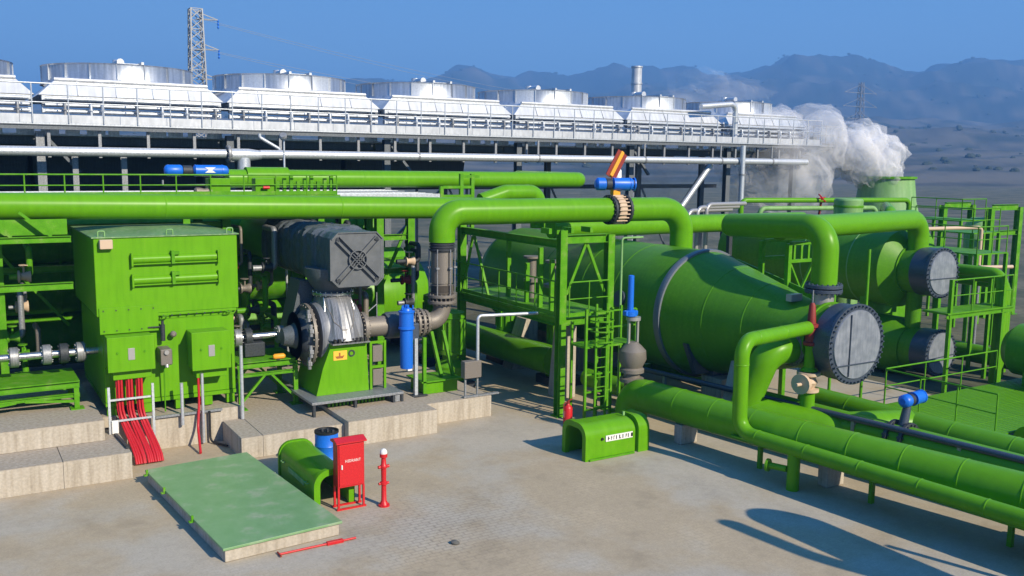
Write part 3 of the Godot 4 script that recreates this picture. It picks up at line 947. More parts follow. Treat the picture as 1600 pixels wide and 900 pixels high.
# ------------------------------------------------------------------ steam and the stack it comes from
func build_steam() -> void:
	var s := thing("silencer_stack", "flared green steam stack at the right, venting white steam", "stack", Vector3(49.6, 0, -37))
	var b := MB.new()
	b.lathe(Vector3(49.6, 0, -37), Vector3.UP, [[0.0, 2.6], [4.0, 2.15], [5.5, 1.75], [6.9, 1.58]], 36, false)
	b.lathe(Vector3(49.6, 0, -37), Vector3.UP, [[6.9, 1.5], [0.0, 1.5]], 36, false)
	part("shell", b, M.green_pale, s)
	var r := MB.new()
	r.lathe(Vector3(49.6, 6.85, -37), Vector3.UP, [[0.0, 1.6], [0.0, 1.72], [0.14, 1.72], [0.14, 1.45], [0.0, 1.45]], 36, false)
	part("rim_band", r, M.green_steel, s)
	var t := thing("short_tank", "short pale green tank in front of the steam stack", "tank", Vector3(37.45, 0, -30))
	var tb := MB.new()
	tb.lathe(Vector3(37.45, 0, -30), Vector3.UP, [[0.0, 0.68], [5.95, 0.68], [6.03, 0.62], [6.03, 0.0]], 26)
	part("shell", tb, M.green_pale, t)
	var tl := MB.new()
	tl.lathe(Vector3(37.45, 5.6, -30), Vector3.UP, [[0.0, 0.69], [0.06, 0.71], [0.12, 0.69]], 26, false)
	part("rim_band", tl, M.green_steel, t)
	var st := thing("steam_plume", "white steam plume drifting left from the green stack", "steam", Vector3(49.6, 7.0, -37))
	# [offset from the mouth, diameter, density]
	rng.seed = 77
	var puffs := []
	for k in 26:
		var u := k / 25.0
		var p := Vector3(-0.3 - 7.4 * u, 0.4 + 0.8 * sin(u * 2.6) - 0.8 * u * u, -3.5 * u)
		var d := 2.0 + 2.6 * u
		p += Vector3(rng.randf_range(-1, 1), rng.randf_range(-0.8, 1), rng.randf_range(-1, 1)) * d * 0.4
		puffs.append([p, d * rng.randf_range(0.75, 1.2), 0.2 - 0.12 * u])
	for k in 8:       # the two upright heads of the plume
		var u := k / 7.0
		puffs.append([Vector3(-0.7 - 0.8 * sin(u * 3.0) + rng.randf_range(-0.5, 0.5), 0.5 + 1.7 * u, -1.0 + rng.randf_range(-0.6, 0.6)), 2.4 - 0.7 * u + rng.randf_range(0, 0.5), 0.26])
	for k in 7:
		var u := k / 6.0
		puffs.append([Vector3(-5.0 - 0.5 * u + rng.randf_range(-0.5, 0.5), 1.2 + 2.0 * u, -4.0 + rng.randf_range(-0.6, 0.6)), 3.0 - 1.2 * u + rng.randf_range(0, 0.5), 0.13])
	for k in 10:      # thin drift behind the condenser
		puffs.append([Vector3(-12.0 + rng.randf_range(-4, 3), -0.5 + rng.randf_range(-1.6, 1.6), -8.0 + rng.randf_range(-3, 3)), rng.randf_range(3.0, 5.5), 0.03])
	var shapes := []
	for k in 4: shapes.append(puff_mesh(k))
	for i in puffs.size():
		var q: Array = puffs[i]
		var f := MeshInstance3D.new()
		f.name = "puff"
		f.mesh = shapes[i % 4]
		f.scale = Vector3(q[1], q[1] * 0.86, q[1]) * 0.5
		f.rotation = Vector3(rng.randf() * 6.0, rng.randf() * 6.0, rng.randf() * 6.0)
		f.position = q[0]
		f.material_override = steam_material(q[2])
		st.add_child(f, true)
	var s2 := thing("steam_wisp", "faint steam wisp above the far right fan cell", "steam", Vector3(42.0, 11.3, -44))
	for k in 7:
		var f := MeshInstance3D.new()
		f.name = "puff"
		f.mesh = shapes[k % 4]
		var d := rng.randf_range(1.0, 2.2)
		f.scale = Vector3(d * 1.3, d * 0.5, d)
		f.rotation = Vector3(0, rng.randf() * 6.0, rng.randf_range(-0.3, 0.3))
		f.position = Vector3(rng.randf_range(-4, 2), rng.randf_range(0.1, 1.2), rng.randf_range(-1, 1))
		f.material_override = steam_material(0.02)
		s2.add_child(f, true)

var steams := {}
func steam_material(a: float) -> StandardMaterial3D:
	var key := snappedf(a, 0.01)
	if not steams.has(key):
		var m := mat(Color(0.98, 0.98, 0.99, key), 1.0)
		m.transparency = BaseMaterial3D.TRANSPARENCY_ALPHA
		m.cull_mode = BaseMaterial3D.CULL_DISABLED
		steams[key] = m
	return steams[key]

# a lumpy ball of steam, radius about 1
func puff_mesh(k: int) -> ArrayMesh:
	var n := FastNoiseLite.new()
	n.seed = 100 + k
	n.frequency = 0.9
	n.fractal_octaves = 3
	var st := SurfaceTool.new()
	st.begin(Mesh.PRIMITIVE_TRIANGLES)
	st.set_smooth_group(0)
	for j in 15:
		for i in 25:
			var a := TAU * i / 24.0
			var b := PI * j / 14.0
			var d := Vector3(sin(b) * cos(a), cos(b), sin(b) * sin(a))
			st.add_vertex(d * (1.0 + 0.4 * n.get_noise_3dv(d * 1.6)))
	for j in 14:
		for i in 24:
			var p := j * 25 + i
			st.add_index(p); st.add_index(p + 1); st.add_index(p + 25)
			st.add_index(p + 1); st.add_index(p + 26); st.add_index(p + 25)
	st.generate_normals()
	return st.commit()

# ------------------------------------------------------------------ things standing in the yard
# rounded hood outline: half width a, height h, shoulder radius r
func hood_line(a: float, h: float, r: float) -> Array:
	var p := [Vector2(-a, 0)]
	for k in 9:
		var t := PI - PI * 0.5 * k / 8.0
		p.append(Vector2(-a + r + cos(t) * r, h - r + sin(t) * r))
	for k in 9:
		var t := PI * 0.5 - PI * 0.5 * k / 8.0
		p.append(Vector2(a - r + cos(t) * r, h - r + sin(t) * r))
	p.append(Vector2(a, 0))
	return p

# shell between an outer and an inner outline, from o along d
func hood_shell(b: MB, o: Vector3, u: Vector3, d: Vector3, a: float, h: float, r: float, th: float) -> void:
	var A := hood_line(a, h, r)
	var B := hood_line(a - th, h - th, maxf(r - th, 0.05))
	var dn := d.normalized()
	var up := Vector3.UP
	for i in A.size() - 1:
		var e: Vector2 = (A[i + 1] - A[i]).normalized()
		var nn := (u * -e.y + up * e.x).normalized()
		var q := []
		for p in [A[i], A[i + 1], B[i + 1], B[i]]: q.append(o + u * p.x + up * p.y)
		var m0: Vector3 = nn
		var m1: Vector3 = nn
		if i > 1 and i < A.size() - 2 :
			var ep: Vector2 = (A[i] - A[i - 1]).normalized()
			m0 = (nn + u * -ep.y + up * ep.x).normalized()
		if i > 0 and i < A.size() - 3:
			var en: Vector2 = (A[i + 2] - A[i + 1]).normalized()
			m1 = (nn + u * -en.y + up * en.x).normalized()
		b.quadn(q[0], q[1], q[1] + d, q[0] + d, m0, m1, m1, m0)
		b.quad(q[3], q[2], q[2] + d, q[3] + d, -nn)
		b.quad(q[0], q[1], q[2], q[3], -dn)
		b.quad(q[0] + d, q[1] + d, q[2] + d, q[3] + d, dn)

func build_yard() -> void:
	var X := Vector3.RIGHT
	var Z := Vector3.BACK
	# pit cover
	var pc := thing("pit_cover", "low dusty green steel pit cover on a concrete kerb in the foreground", "pit cover", Vector3(5.12, 0, -19.82))
	var k := MB.new()
	k.bb(3.94, 6.3, 0.0, 0.25, -22.5, -17.14, 0.02)
	part("concrete_kerb", k, M.concrete, pc)
	var cv := MB.new()
	cv.bb(3.89, 6.35, 0.252, 0.31, -22.55, -17.09, 0.012)
	part("cover_plate", cv, M.slab, pc)
	for z in [-22.3, -20.9, -18.9]:
		var lg := MB.new()
		lg.bb(3.85, 3.9, 0.24, 0.38, z - 0.02, z + 0.02, 0.005)
		lg.bb(3.8, 3.9, 0.24, 0.27, z - 0.05, z + 0.05, 0.005)
		part("lifting_lug", lg, M.green_steel, pc)
	pc.rotation_degrees.y = 4.5
	# hood beside the cabinet
	var h1 := thing("pump_hood", "arched green steel hood between the pit cover and the blue drum", "hood", Vector3(7.0, 0, -20.1))
	var b := MB.new()
	hood_shell(b, Vector3(7.0, 0, -21.4), X, Vector3(0, 0, 2.5), 0.42, 0.8, 0.3, 0.05)
	part("shell", b, M.green, h1)
	b = MB.new()
	hood_shell(b, Vector3(7.0, 0, -18.94), X, Vector3(0, 0, 0.13), 0.47, 0.86, 0.36, 0.14)
	part("end_arch", b, M.green, h1)
	b = MB.new()
	hood_shell(b, Vector3(7.0, 0, -21.45), X, Vector3(0, 0, 0.1), 0.45, 0.83, 0.33, 0.1)
	part("end_arch", b, M.green, h1)
	b = MB.new()
	for i in 2:
		b.tube(bend([Vector3(6.57, 0.46, -21.1 + i * 1.7), Vector3(6.51, 0.46, -21.1 + i * 1.7), Vector3(6.51, 0.46, -20.95 + i * 1.7), Vector3(6.57, 0.46, -20.95 + i * 1.7)], 0.03, 3), 0.014, 6)
	part("handle", b, M.green_pale, h1)
	b = MB.new()
	b.bb(6.565, 6.579, 0.3, 0.42, -20.7, -19.6)
	part("sign_plate", b, M.green_pale, h1)
	# hood in front of the ladder tower
	var h2 := thing("pump_hood", "arched green steel hood with a white lettered strip below the ladder", "hood", Vector3(14.7, 0, -19.1))
	b = MB.new()
	hood_shell(b, Vector3(13.75, 0, -19.08), Z, Vector3(1.45, 0, 0), 0.5, 0.92, 0.34, 0.06)
	part("shell", b, M.green, h2)
	b = MB.new()
	hood_shell(b, Vector3(13.63, 0, -19.08), Z, Vector3(0.14, 0, 0), 0.53, 0.95, 0.36, 0.15)
	part("end_arch", b, M.green, h2)
	b = MB.new()
	hood_shell(b, Vector3(15.2, 0, -19.08), Z, Vector3(0.16, 0, 0), 0.42, 0.84, 0.3, 0.05)
	part("joint_band", b, M.green, h2)
	b = MB.new()
	hood_shell(b, Vector3(15.36, 0, -19.08), Z, Vector3(0.36, 0, 0), 0.53, 0.95, 0.36, 0.3)
	part("rear_section", b, M.green, h2)
	b = MB.new()
	b.bb(13.74, 15.2, 0.006, 0.05, -18.57, -18.5)
	part("base_angle", b, M.green_steel, h2)
	b = MB.new()
	b.bb(14.28, 15.16, 0.44, 0.6, -18.574, -18.556)
	var sp := part("sign_plate", b, M.white, h2, "white strip with dark lettering")
	b = MB.new()
	rng.seed = 4
	var xx := 14.34
	while xx < 15.1:
		var w := rng.randf_range(0.03, 0.07)
		b.bb(xx, xx + w * 0.45, 0.47, 0.57, -18.556, -18.552)
		if rng.randf() < 0.6: b.bb(xx + w * 0.45, xx + w, 0.47 + 0.04 * rng.randi_range(0, 2), 0.49 + 0.04 * rng.randi_range(0, 2), -18.556, -18.5525)
		xx += w + 0.04
	part("lettering", b, M.black, sp).set_meta("kind", "stuff")
	b = MB.new()
	b.cyl(Vector3(14.17, 0.53, -18.59), Vector3(14.17, 0.53, -18.54), 0.035, -1, 10)
	part("bolt_hole", b, M.black, h2)
	b = MB.new()
	b.bb(15.1, 15.16, 0.95, 1.05, -18.95, -18.91)
	part("lifting_lug", b, M.green_pale, h2)
	# fire hose cabinet
	var fc := thing("hose_cabinet", "red fire hose cabinet on legs beside the hydrant", "cabinet", Vector3(7.27, 0, -18.6))
	b = MB.new()
	b.bb(6.96, 7.58, 0.5, 1.5, -18.78, -18.5, 0.01)
	part("body", b, M.red, fc)
	b = MB.new()
	b.prism(PackedVector2Array([Vector2(-18.83, 1.5), Vector2(-18.44, 1.5), Vector2(-18.44, 1.53), Vector2(-18.64, 1.6), Vector2(-18.83, 1.55)]), Vector3(6.92, 0, 0), Z, Vector3.UP, Vector3(0.7, 0, 0))
	part("roof", b, M.red, fc)
	b = MB.new()
	b.bb(6.99, 7.55, 0.54, 1.47, -18.5, -18.478, 0.008)
	var dr := part("door", b, M.red, fc)
	b = MB.new()
	b.bb(7.03, 7.06, 0.93, 1.03, -18.478, -18.45, 0.004)
	part("handle", b, M.white, dr)
	var tm := TextMesh.new()
	var sf := SystemFont.new()
	sf.font_names = PackedStringArray(["Droid Sans"])
	tm.font = sf
	tm.text = "HIDRANT"
	tm.font_size = 24
	tm.pixel_size = 0.0036
	tm.depth = 0.004
	tm.material = M.white
	var tx := MeshInstance3D.new()
	tx.mesh = tm
	tx.name = "lettering"
	tx.position = Vector3(7.3, 1.1, -18.474) - fc.position
	dr.add_child(tx)
	for p in [[6.98, -18.52], [7.56, -18.52], [6.98, -18.76], [7.56, -18.76]]:
		b = MB.new()
		b.bb(p[0] - 0.022, p[0] + 0.022, 0.0, 0.5, p[1] - 0.022, p[1] + 0.022)
		part("leg", b, M.red, fc)
	b = MB.new()
	b.bb(6.93, 7.61, 0.0, 0.035, -18.53, -18.48)
	b.bb(6.93, 7.61, 0.0, 0.035, -18.8, -18.75)
	part("foot_bar", b, M.red, fc)
	# drum
	var bd := thing("oil_drum", "blue steel drum with a black rim behind the red cabinet", "drum", Vector3(7.72, 0, -21.25))
	b = MB.new()
	b.lathe(bd.position, Vector3.UP, [[0.0, 0.27], [0.02, 0.285], [0.3, 0.285], [0.32, 0.297], [0.34, 0.285], [0.62, 0.285], [0.64, 0.297], [0.66, 0.285], [0.94, 0.285]], 30)
	part("barrel", b, M.blue, bd)
	b = MB.new()
	b.lathe(bd.position, Vector3.UP, [[0.94, 0.285], [0.95, 0.3], [1.0, 0.3], [1.0, 0.27], [0.96, 0.26], [0.96, 0.0]], 30, false)
	part("lid_ring", b, M.black, bd)
	b = MB.new()
	for i in 3: b.bb(7.6 + i * 0.1, 7.66 + i * 0.1, 0.96, 1.03 + 0.02 * (i % 2), -21.35 + i * 0.1, -21.27 + i * 0.1, 0.01)
	part("lid_fitting", b, M.dark_steel, bd)
	# hydrant
	var hy := thing("hydrant_post", "slim red hydrant post with a white cap in the yard", "hydrant", Vector3(7.95, 0, -18.3))
	b = MB.new()
	b.lathe(hy.position, Vector3.UP, [[0.0, 0.13], [0.03, 0.13], [0.04, 0.1], [0.1, 0.075], [0.12, 0.06], [0.48, 0.055], [0.5, 0.085], [0.55, 0.085], [0.57, 0.055], [0.86, 0.06], [0.88, 0.085], [0.92, 0.085], [0.95, 0.06], [1.1, 0.05], [1.12, 0.085], [1.2, 0.085]], 18)
	b.bolts(hy.position + Vector3(0, 0.035, 0), Vector3.UP, 0.11, 6, 0.014, 0.03)
	part("barrel", b, M.red, hy)
	b = MB.new()
	b.lathe(hy.position + Vector3(0, 1.2, 0), Vector3.UP, [[0.0, 0.08], [0.03, 0.082], [0.07, 0.07], [0.1, 0.045], [0.115, 0.0]], 18)
	part("cap", b, M.white, hy)
	for s in [-1.0, 1.0]:
		b = MB.new()
		b.cyl(hy.position + Vector3(0.05 * s, 0.9, 0), hy.position + Vector3(0.13 * s, 0.9, 0), 0.035, -1, 10)
		part("outlet", b, M.red, hy)
		b = MB.new()
		b.cyl(hy.position + Vector3(0.05 * s, 0.52, 0), hy.position + Vector3(0.12 * s, 0.52, 0), 0.03, -1, 10)
		part("outlet", b, M.red, hy)
	# hydrant key lying down
	var hk := thing("hydrant_key", "thin red rod with a cross handle lying on the ground", "rod", Vector3(5.9, 0, -16.88))
	b = MB.new()
	b.cyl(Vector3(5.14, 0.03, -16.87), Vector3(6.72, 0.03, -16.89), 0.022, -1, 10)
	part("rod", b, M.red, hk)
	b = MB.new()
	b.cyl(Vector3(5.14, 0.03, -16.98), Vector3(5.14, 0.03, -16.76), 0.018, -1, 8)
	part("cross_handle", b, M.red_old, hk)
	b = MB.new()
	b.bb(6.1, 6.45, 0.0, 0.07, -16.93, -16.84, 0.01)
	part("socket", b, M.red, hk)
	# stone
	var ro := thing("stone", "single small dark stone lying on the open yard", "stone", Vector3(8.35, 0, -15.7))
	b = MB.new()
	b.lathe(ro.position + Vector3(0, -0.01, 0), Vector3(0.2, 1, 0.1), [[0.0, 0.08], [0.04, 0.1], [0.07, 0.06], [0.09, 0.0]], 7)
	part("lump", b, M.rock, ro)
	# extinguisher
	var fx := thing("fire_extinguisher", "red fire extinguisher standing left of the green ladder", "extinguisher", Vector3(15.2, 0, -21.6))
	b = MB.new()
	b.lathe(fx.position, Vector3.UP, [[0.0, 0.12], [0.02, 0.135], [0.5, 0.135], [0.56, 0.11], [0.6, 0.06], [0.64, 0.045]], 18)
	part("cylinder", b, M.red, fx)
	b = MB.new()
	b.cyl(fx.position + Vector3(0, 0.64, 0), fx.position + Vector3(0, 0.7, 0), 0.05, -1, 8)
	b.beam(fx.position + Vector3(-0.02, 0.7, 0), fx.position + Vector3(0.14, 0.76, 0), 0.03, 0.03)
	b.tube(bend([fx.position + Vector3(-0.04, 0.68, 0), fx.position + Vector3(-0.17, 0.66, 0.02), fx.position + Vector3(-0.16, 0.25, 0.05)], 0.06, 4), 0.016, 6)
	part("valve", b, M.red_old, fx)
	b = MB.new()
	b.lathe(fx.position + Vector3(0, 0.25, 0), Vector3.UP, [[0.0, 0.137], [0.18, 0.137]], 8, false, PI * 0.9, PI * 1.6)
	part("label_band", b, M.white, fx)

# ------------------------------------------------------------------ concrete bases
func plinth(label: String, boxes: Array) -> Node3D:
	var q: Array = boxes[0]
	var t := thing("concrete_plinth", label, "plinth", Vector3((q[0] + q[1]) * 0.5, 0, (q[4] + q[5]) * 0.5))
	for i in boxes.size():
		var a: Array = boxes[i]
		var b := MB.new()
		b.bb(a[0], a[1], a[2], a[3] - 0.012, a[4], a[5], 0.006)
		part("block", b, M.concrete, t)
		var c := MB.new()
		c.bb(a[0] + 0.008, a[1] - 0.008, a[3] - 0.0115, a[3], a[4] + 0.008, a[5] - 0.008)
		part("top_screed", c, M.concrete_top, t)
	return t

func build_plinths() -> void:
	plinth("low concrete plinth at the left edge beside the pit cover", [[-4.0, 1.995, 0, 0.64, -30, -22.9], [2.0, 3.48, 0, 0.64, -25.2, -22.9], [-2.2, 3.08, 0.645, 1.16, -29, -24.2]])
	plinth("pale streaked concrete plinth below the green generator housing", [[3.52, 6.62, 0, 0.9, -29.6, -24.9], [3.1, 3.5, 0.65, 0.95, -29.6, -25.25]])
	plinth("long concrete plinth below the turbine, behind the drum and cabinet", [[6.66, 8.855, 0, 0.56, -30, -23.0], [6.1, 6.655, 0, 0.56, -24.85, -23.0], [8.86, 11.5, 0, 0.68, -30, -22.7], [11.505, 13.72, 0, 0.64, -28.5, -23.5]])
	for q in [[19.5, 20.5, 1.9, -19.9, 0.5, "beige concrete pier beside the cone of the large vessel"], [17.5, 18.6, 1.85, -29.2, 0.55, "beige tapered concrete pier glimpsed under the upper walkway"], [16.7, 17.3, 2.35, -24.9, 0.35, "narrow beige concrete pier behind the ladder"]]:
		var t := thing("concrete_pier", q[5], "pier", Vector3((q[0] + q[1]) * 0.5, 0, q[3]))
		var b := MB.new()
		b.prism(PackedVector2Array([Vector2(q[0], 0), Vector2(q[1], 0), Vector2(q[1], q[2]), Vector2(q[0] + (q[1] - q[0]) * q[4], q[2])]), Vector3(0, 0, q[3]), Vector3.RIGHT, Vector3.UP, Vector3(0, 0, 0.7))
		part("block", b, M.concrete, t)
	plinth("beige concrete pedestal under the cone of the large vessel", [[20.2, 21.8, 0, 1.0, -21.4, -20.5]])
	plinth("concrete pedestal under the middle of the large vessel, behind the frame", [[19.6, 22.4, 0, 1.2, -27.9, -27.2]])
	plinth("concrete pedestal under the rear of the large vessel", [[19.6, 22.4, 0, 1.3, -32.2, -31.4]])

# ------------------------------------------------------------------ generator housing
func build_generator() -> void:
	var t := thing("generator_housing", "large bright green generator housing on a concrete plinth", "generator", Vector3(4.93, 0.9, -27.3))
	var b := MB.new()
	b.bb(3.14, 6.72, 3.56, 5.6, -29.5, -25.2, 0.03)
	part("upper_casing", b, M.green_new, t)
	b = MB.new()
	b.bb(3.27, 6.6, 1.3, 3.5, -29.4, -25.3, 0.02)
	b.prism(PackedVector2Array([Vector2(3.27, 3.4), Vector2(3.15, 3.558), Vector2(6.71, 3.558), Vector2(6.6, 3.4)]), Vector3(0, 0, -29.38), Vector3.RIGHT, Vector3.UP, Vector3(0, 0, 4.1))
	part("lower_casing", b, M.green_new, t)
	b = MB.new()
	for x in [3.3, 4.2, 5.0, 5.75, 6.35]:
		b.bb(x, x + 0.22, 0.93, 1.3, -25.5, -25.32, 0.01)
	b.bb(3.27, 6.6, 1.2, 1.298, -29.3, -25.28)
	part("base_frame", b, M.green_new, t)
	b = MB.new()
	b.qf(Vector3(3.1, 5.602, -25.16), Vector3(6.76, 5.602, -25.16), Vector3(5.6, 5.72, -27.3), Vector3(4.3, 5.72, -27.3), Vector3(0, 1, 0.1))
	b.qf(Vector3(3.1, 5.602, -29.54), Vector3(6.76, 5.602, -29.54), Vector3(5.6, 5.72, -27.4), Vector3(4.3, 5.72, -27.4), Vector3(0, 1, -0.1))
	b.qf(Vector3(3.1, 5.602, -25.16), Vector3(3.1, 5.602, -29.54), Vector3(4.3, 5.72, -27.4), Vector3(4.3, 5.72, -27.3), Vector3(-0.1, 1, 0))
	b.qf(Vector3(6.76, 5.602, -25.16), Vector3(6.76, 5.602, -29.54), Vector3(5.6, 5.72, -27.4), Vector3(5.6, 5.72, -27.3), Vector3(0.1, 1, 0))
	b.bb(3.1, 6.76, 5.57, 5.6, -29.54, -25.16)
	part("roof", b, M.green_dusty, t)
	for x in [3.35, 5.0, 6.55]:
		b = MB.new()
		b.tube(bend([Vector3(x - 0.08, 5.6, -25.3), Vector3(x - 0.08, 5.74, -25.3), Vector3(x + 0.08, 5.74, -25.3), Vector3(x + 0.08, 5.6, -25.3)], 0.04, 3), 0.02, 6)
		part("lifting_eye", b, M.green_pale, t)
	# louvre bars
	for y in [5.0, 4.46]:
		b = MB.new()
		b.lathe(Vector3(4.05, y, -25.2), Vector3.RIGHT, [[0.0, 0.11], [2.1, 0.11]], 14)
		b.bb(4.05, 6.15, y - 0.13, y - 0.1, -25.2, -25.08)
		var lv := part("cooling_duct", b, M.green_new, t)
		for x in [4.0, 6.16]:
			b = MB.new()
			b.bb(x, x + 0.05, y - 0.17, y + 0.17, -25.2, -25.05, 0.008)
			part("end_plate", b, M.green_new, lv)
		b = MB.new()
		b.bb(4.98, 5.06, y - 0.13, y + 0.2, -25.2, -25.03)
		b.bb(5.06, 5.18, y + 0.1, y + 0.18, -25.2, -25.05)
		part("bracket", b, M.green_steel, lv)
	# access panel with bolts
	b = MB.new()
	b.bb(3.2, 4.62, 3.12, 3.8, -25.2, -25.165, 0.008)
	var ap := part("access_panel", b, M.green_new, t)
	b = MB.new()
	for i in 5:
		b.cyl(Vector3(3.3 + i * 0.3, 3.72, -25.165), Vector3(3.3 + i * 0.3, 3.72, -25.15), 0.02, -1, 6)
		b.cyl(Vector3(3.3 + i * 0.3, 3.2, -25.165), Vector3(3.3 + i * 0.3, 3.2, -25.15), 0.02, -1, 6)
	part("bolt_row", b, M.dark_steel, ap).set_meta("kind", "stuff")
	b = MB.new()
	b.bb(3.2, 6.64, 3.5, 3.57, -25.3, -25.18, 0.01)
	part("joint_flange", b, M.green_new, t)
	b = MB.new()
	for i in 9: b.cyl(Vector3(4.75 + i * 0.21, 3.5, -25.2), Vector3(4.75 + i * 0.21, 3.5, -25.16), 0.022, -1, 6)
	part("bolt_row", b, M.dark_steel, t).set_meta("kind", "stuff")
	for x in [4.78, 6.42]:
		b = MB.new()
		b.tube(bend([Vector3(x - 0.08, 3.5, -25.2), Vector3(x - 0.08, 3.5, -25.08), Vector3(x + 0.08, 3.5, -25.08), Vector3(x + 0.08, 3.5, -25.2)], 0.03, 3), 0.015, 6)
		part("handle", b, M.green_steel, t)
	# terminal boxes
	for q in [[3.29, 4.38, 2.25, 3.1], [5.33, 6.3, 2.08, 3.06]]:
		b = MB.new()
		b.bb(q[0], q[1], q[2], q[3], -25.3, -24.66, 0.012)
		var tb := part("terminal_box", b, M.green_new, t)
		b = MB.new()
		b.bb(q[0] - 0.02, q[1] + 0.02, q[2] - 0.02, q[3] + 0.02, -24.66, -24.6, 0.012)
		var lid := part("lid", b, M.green_new, tb)
		b = MB.new()
		b.bb((q[0] + q[1]) * 0.5 - 0.08, (q[0] + q[1]) * 0.5 + 0.08, (q[2] + q[3]) * 0.5 - 0.15, (q[2] + q[3]) * 0.5 + 0.15, -24.6, -24.585, 0.003)
		part("name_plate", b, M.plate, lid)
		b = MB.new()
		for sx in [q[0] + 0.22, q[1] - 0.22]:
			b.cyl(Vector3(sx, (q[2] + q[3]) * 0.5 + 0.05, -24.6), Vector3(sx, (q[2] + q[3]) * 0.5 + 0.05, -24.57), 0.03, -1, 8)
		part("lid_bolt", b, M.green_steel, lid)
		b = MB.new()
		b.bb(q[0] + 0.12, q[1] - 0.05, q[2] - 0.26, q[2] - 0.02, -25.3, -24.8, 0.01)
		part("gland_plate", b, M.green_new, tb)
	b = MB.new()
	b.bb(4.56, 4.86, 2.25, 2.68, -25.3, -24.78, 0.03)
	var gb := part("sensor_box", b, M.box_grey, t)
	b = MB.new()
	b.cyl(Vector3(4.71, 2.6, -24.78), Vector3(4.71, 2.6, -24.72), 0.06, -1, 10)
	part("dial", b, M.plate, gb)
	b = MB.new()
	b.cyl(Vector3(4.71, 2.27, -24.78), Vector3(4.71, 2.2, -24.75), 0.05, -1, 8)
	part("cable_gland", b, M.plate, gb)
	b = MB.new()
	b.cyl(Vector3(4.7, 2.85, -25.1), Vector3(4.7, 3.28, -25.1), 0.06, -1, 10)
	b.cyl(Vector3(4.7, 3.28, -25.1), Vector3(4.7, 3.38, -25.1), 0.035, -1, 8)
	b.cyl(Vector3(4.35, 3.22, -25.15), Vector3(4.7, 3.22, -25.12), 0.02, -1, 6)
	part("oil_gauge", b, M.dark_steel, t)
	b = MB.new()
	b.lathe(Vector3(4.97, 3.0, -25.3), Vector3(0, 0, 1), [[0.0, 0.03], [0.1, 0.03], [0.12, 0.08], [0.2, 0.08], [0.24, 0.04]], 12)
	part("pressure_gauge", b, M.valve, t)
	b = MB.new()
	b.bb(3.27, 3.58, 5.3, 5.54, -25.2, -25.02, 0.02)
	part("wall_lamp", b, M.beige, t)
	b = MB.new()
	b.cyl(Vector3(4.69, 0.95, -25.1), Vector3(4.69, 2.2, -25.05), 0.018, -1, 6)
	part("conduit", b, M.green_steel, t)
	# red power cables
	rng.seed = 15
	var cb := thing("power_cables", "bundle of red power cables hanging from the left terminal box", "cables", Vector3(3.9, 0, -24.4))
	for k in 12:
		b = MB.new()
		var g := k / 4
		var x0: float = 3.5 + g * 0.24 + (k % 4) * 0.035
		var z0: float = -24.92 + (k % 2) * 0.06
		var x1: float = 3.72 + k * 0.055 + rng.randf_range(-0.015, 0.015)
		var line := []
		for i in 13:
			var u := i / 12.0
			var s := smoothstep(0.35, 1.0, u)
			line.append(Vector3(lerpf(x0, x1, s) + sin(u * 3.0) * rng.randf_range(0.0, 0.004), lerpf(2.02, 0.05, u), lerpf(z0, -23.75, s * s) + rng.randf_range(-0.006, 0.006)))
		b.tube(line, 0.032, 8)
		part("cable", b, M.red_cable, cb)
	var c2 := thing("earth_cable", "single red cable beside a grey conduit on the plinth face", "cable", Vector3(5.38, 0, -24.5))
	b = MB.new()
	b.tube(bend([Vector3(5.5, 2.05, -24.85), Vector3(5.5, 1.2, -24.82), Vector3(5.42, 0.5, -24.7), Vector3(5.3, 0.04, -23.95)], 0.3, 5), 0.035, 8)
	part("cable", b, M.red_cable, c2)
	# cable ladder and conduit frame
	var fr := thing("cable_support", "light grey steel frame holding the red cables", "cable support", Vector3(3.8, 0.0, -24.6))
	for x in [3.27, 4.32]:
		b = MB.new()
		b.bb(x - 0.03, x + 0.03, 0.0 if x > 4.0 else 0.645, 1.85, -24.72, -24.66)
		part("post", b, M.galv, fr)
	for y in [1.5, 0.95]:
		b = MB.new()
		b.bb(3.3, 4.29, y - 0.025, y + 0.025, -24.76, -24.72)
		part("rung", b, M.galv, fr)
	b = MB.new()
	b.bb(3.3, 3.46, 0.66, 1.0, -24.64, -24.6, 0.01)
	part("tag_plate", b, M.white, fr)
	b = MB.new()
	b.beam(Vector3(3.36, 0.68, -24.5), Vector3(3.44, 0.68, -23.2), 0.07, 0.05)
	part("floor_channel", b, M.dark_steel, fr)
	var cd := thing("conduit_run", "grey conduit run across the generator plinth face", "conduit", Vector3(5.3, 0.0, -24.8))
	b = MB.new()
	b.bb(4.4, 6.1, 0.86, 0.92, -24.87, -24.81)
	part("tray", b, M.steel, cd)
	for q in [[5.05, 0.62, 1.75, 0.045], [5.58, 0.06, 1.95, 0.04], [6.62, 0.57, 2.6, 0.05]]:
		b = MB.new()
		b.cyl(Vector3(q[0], q[1], -24.76), Vector3(q[0], q[2], -24.76), q[3], -1, 10)
		part("riser", b, M.galv, cd)
	b = MB.new()
	b.tube(bend([Vector3(5.75, 0.9, -24.78), Vector3(5.75, 0.05, -24.78), Vector3(6.05, 0.05, -24.2)], 0.15, 4), 0.03, 8)
	part("hose", b, M.black, cd)

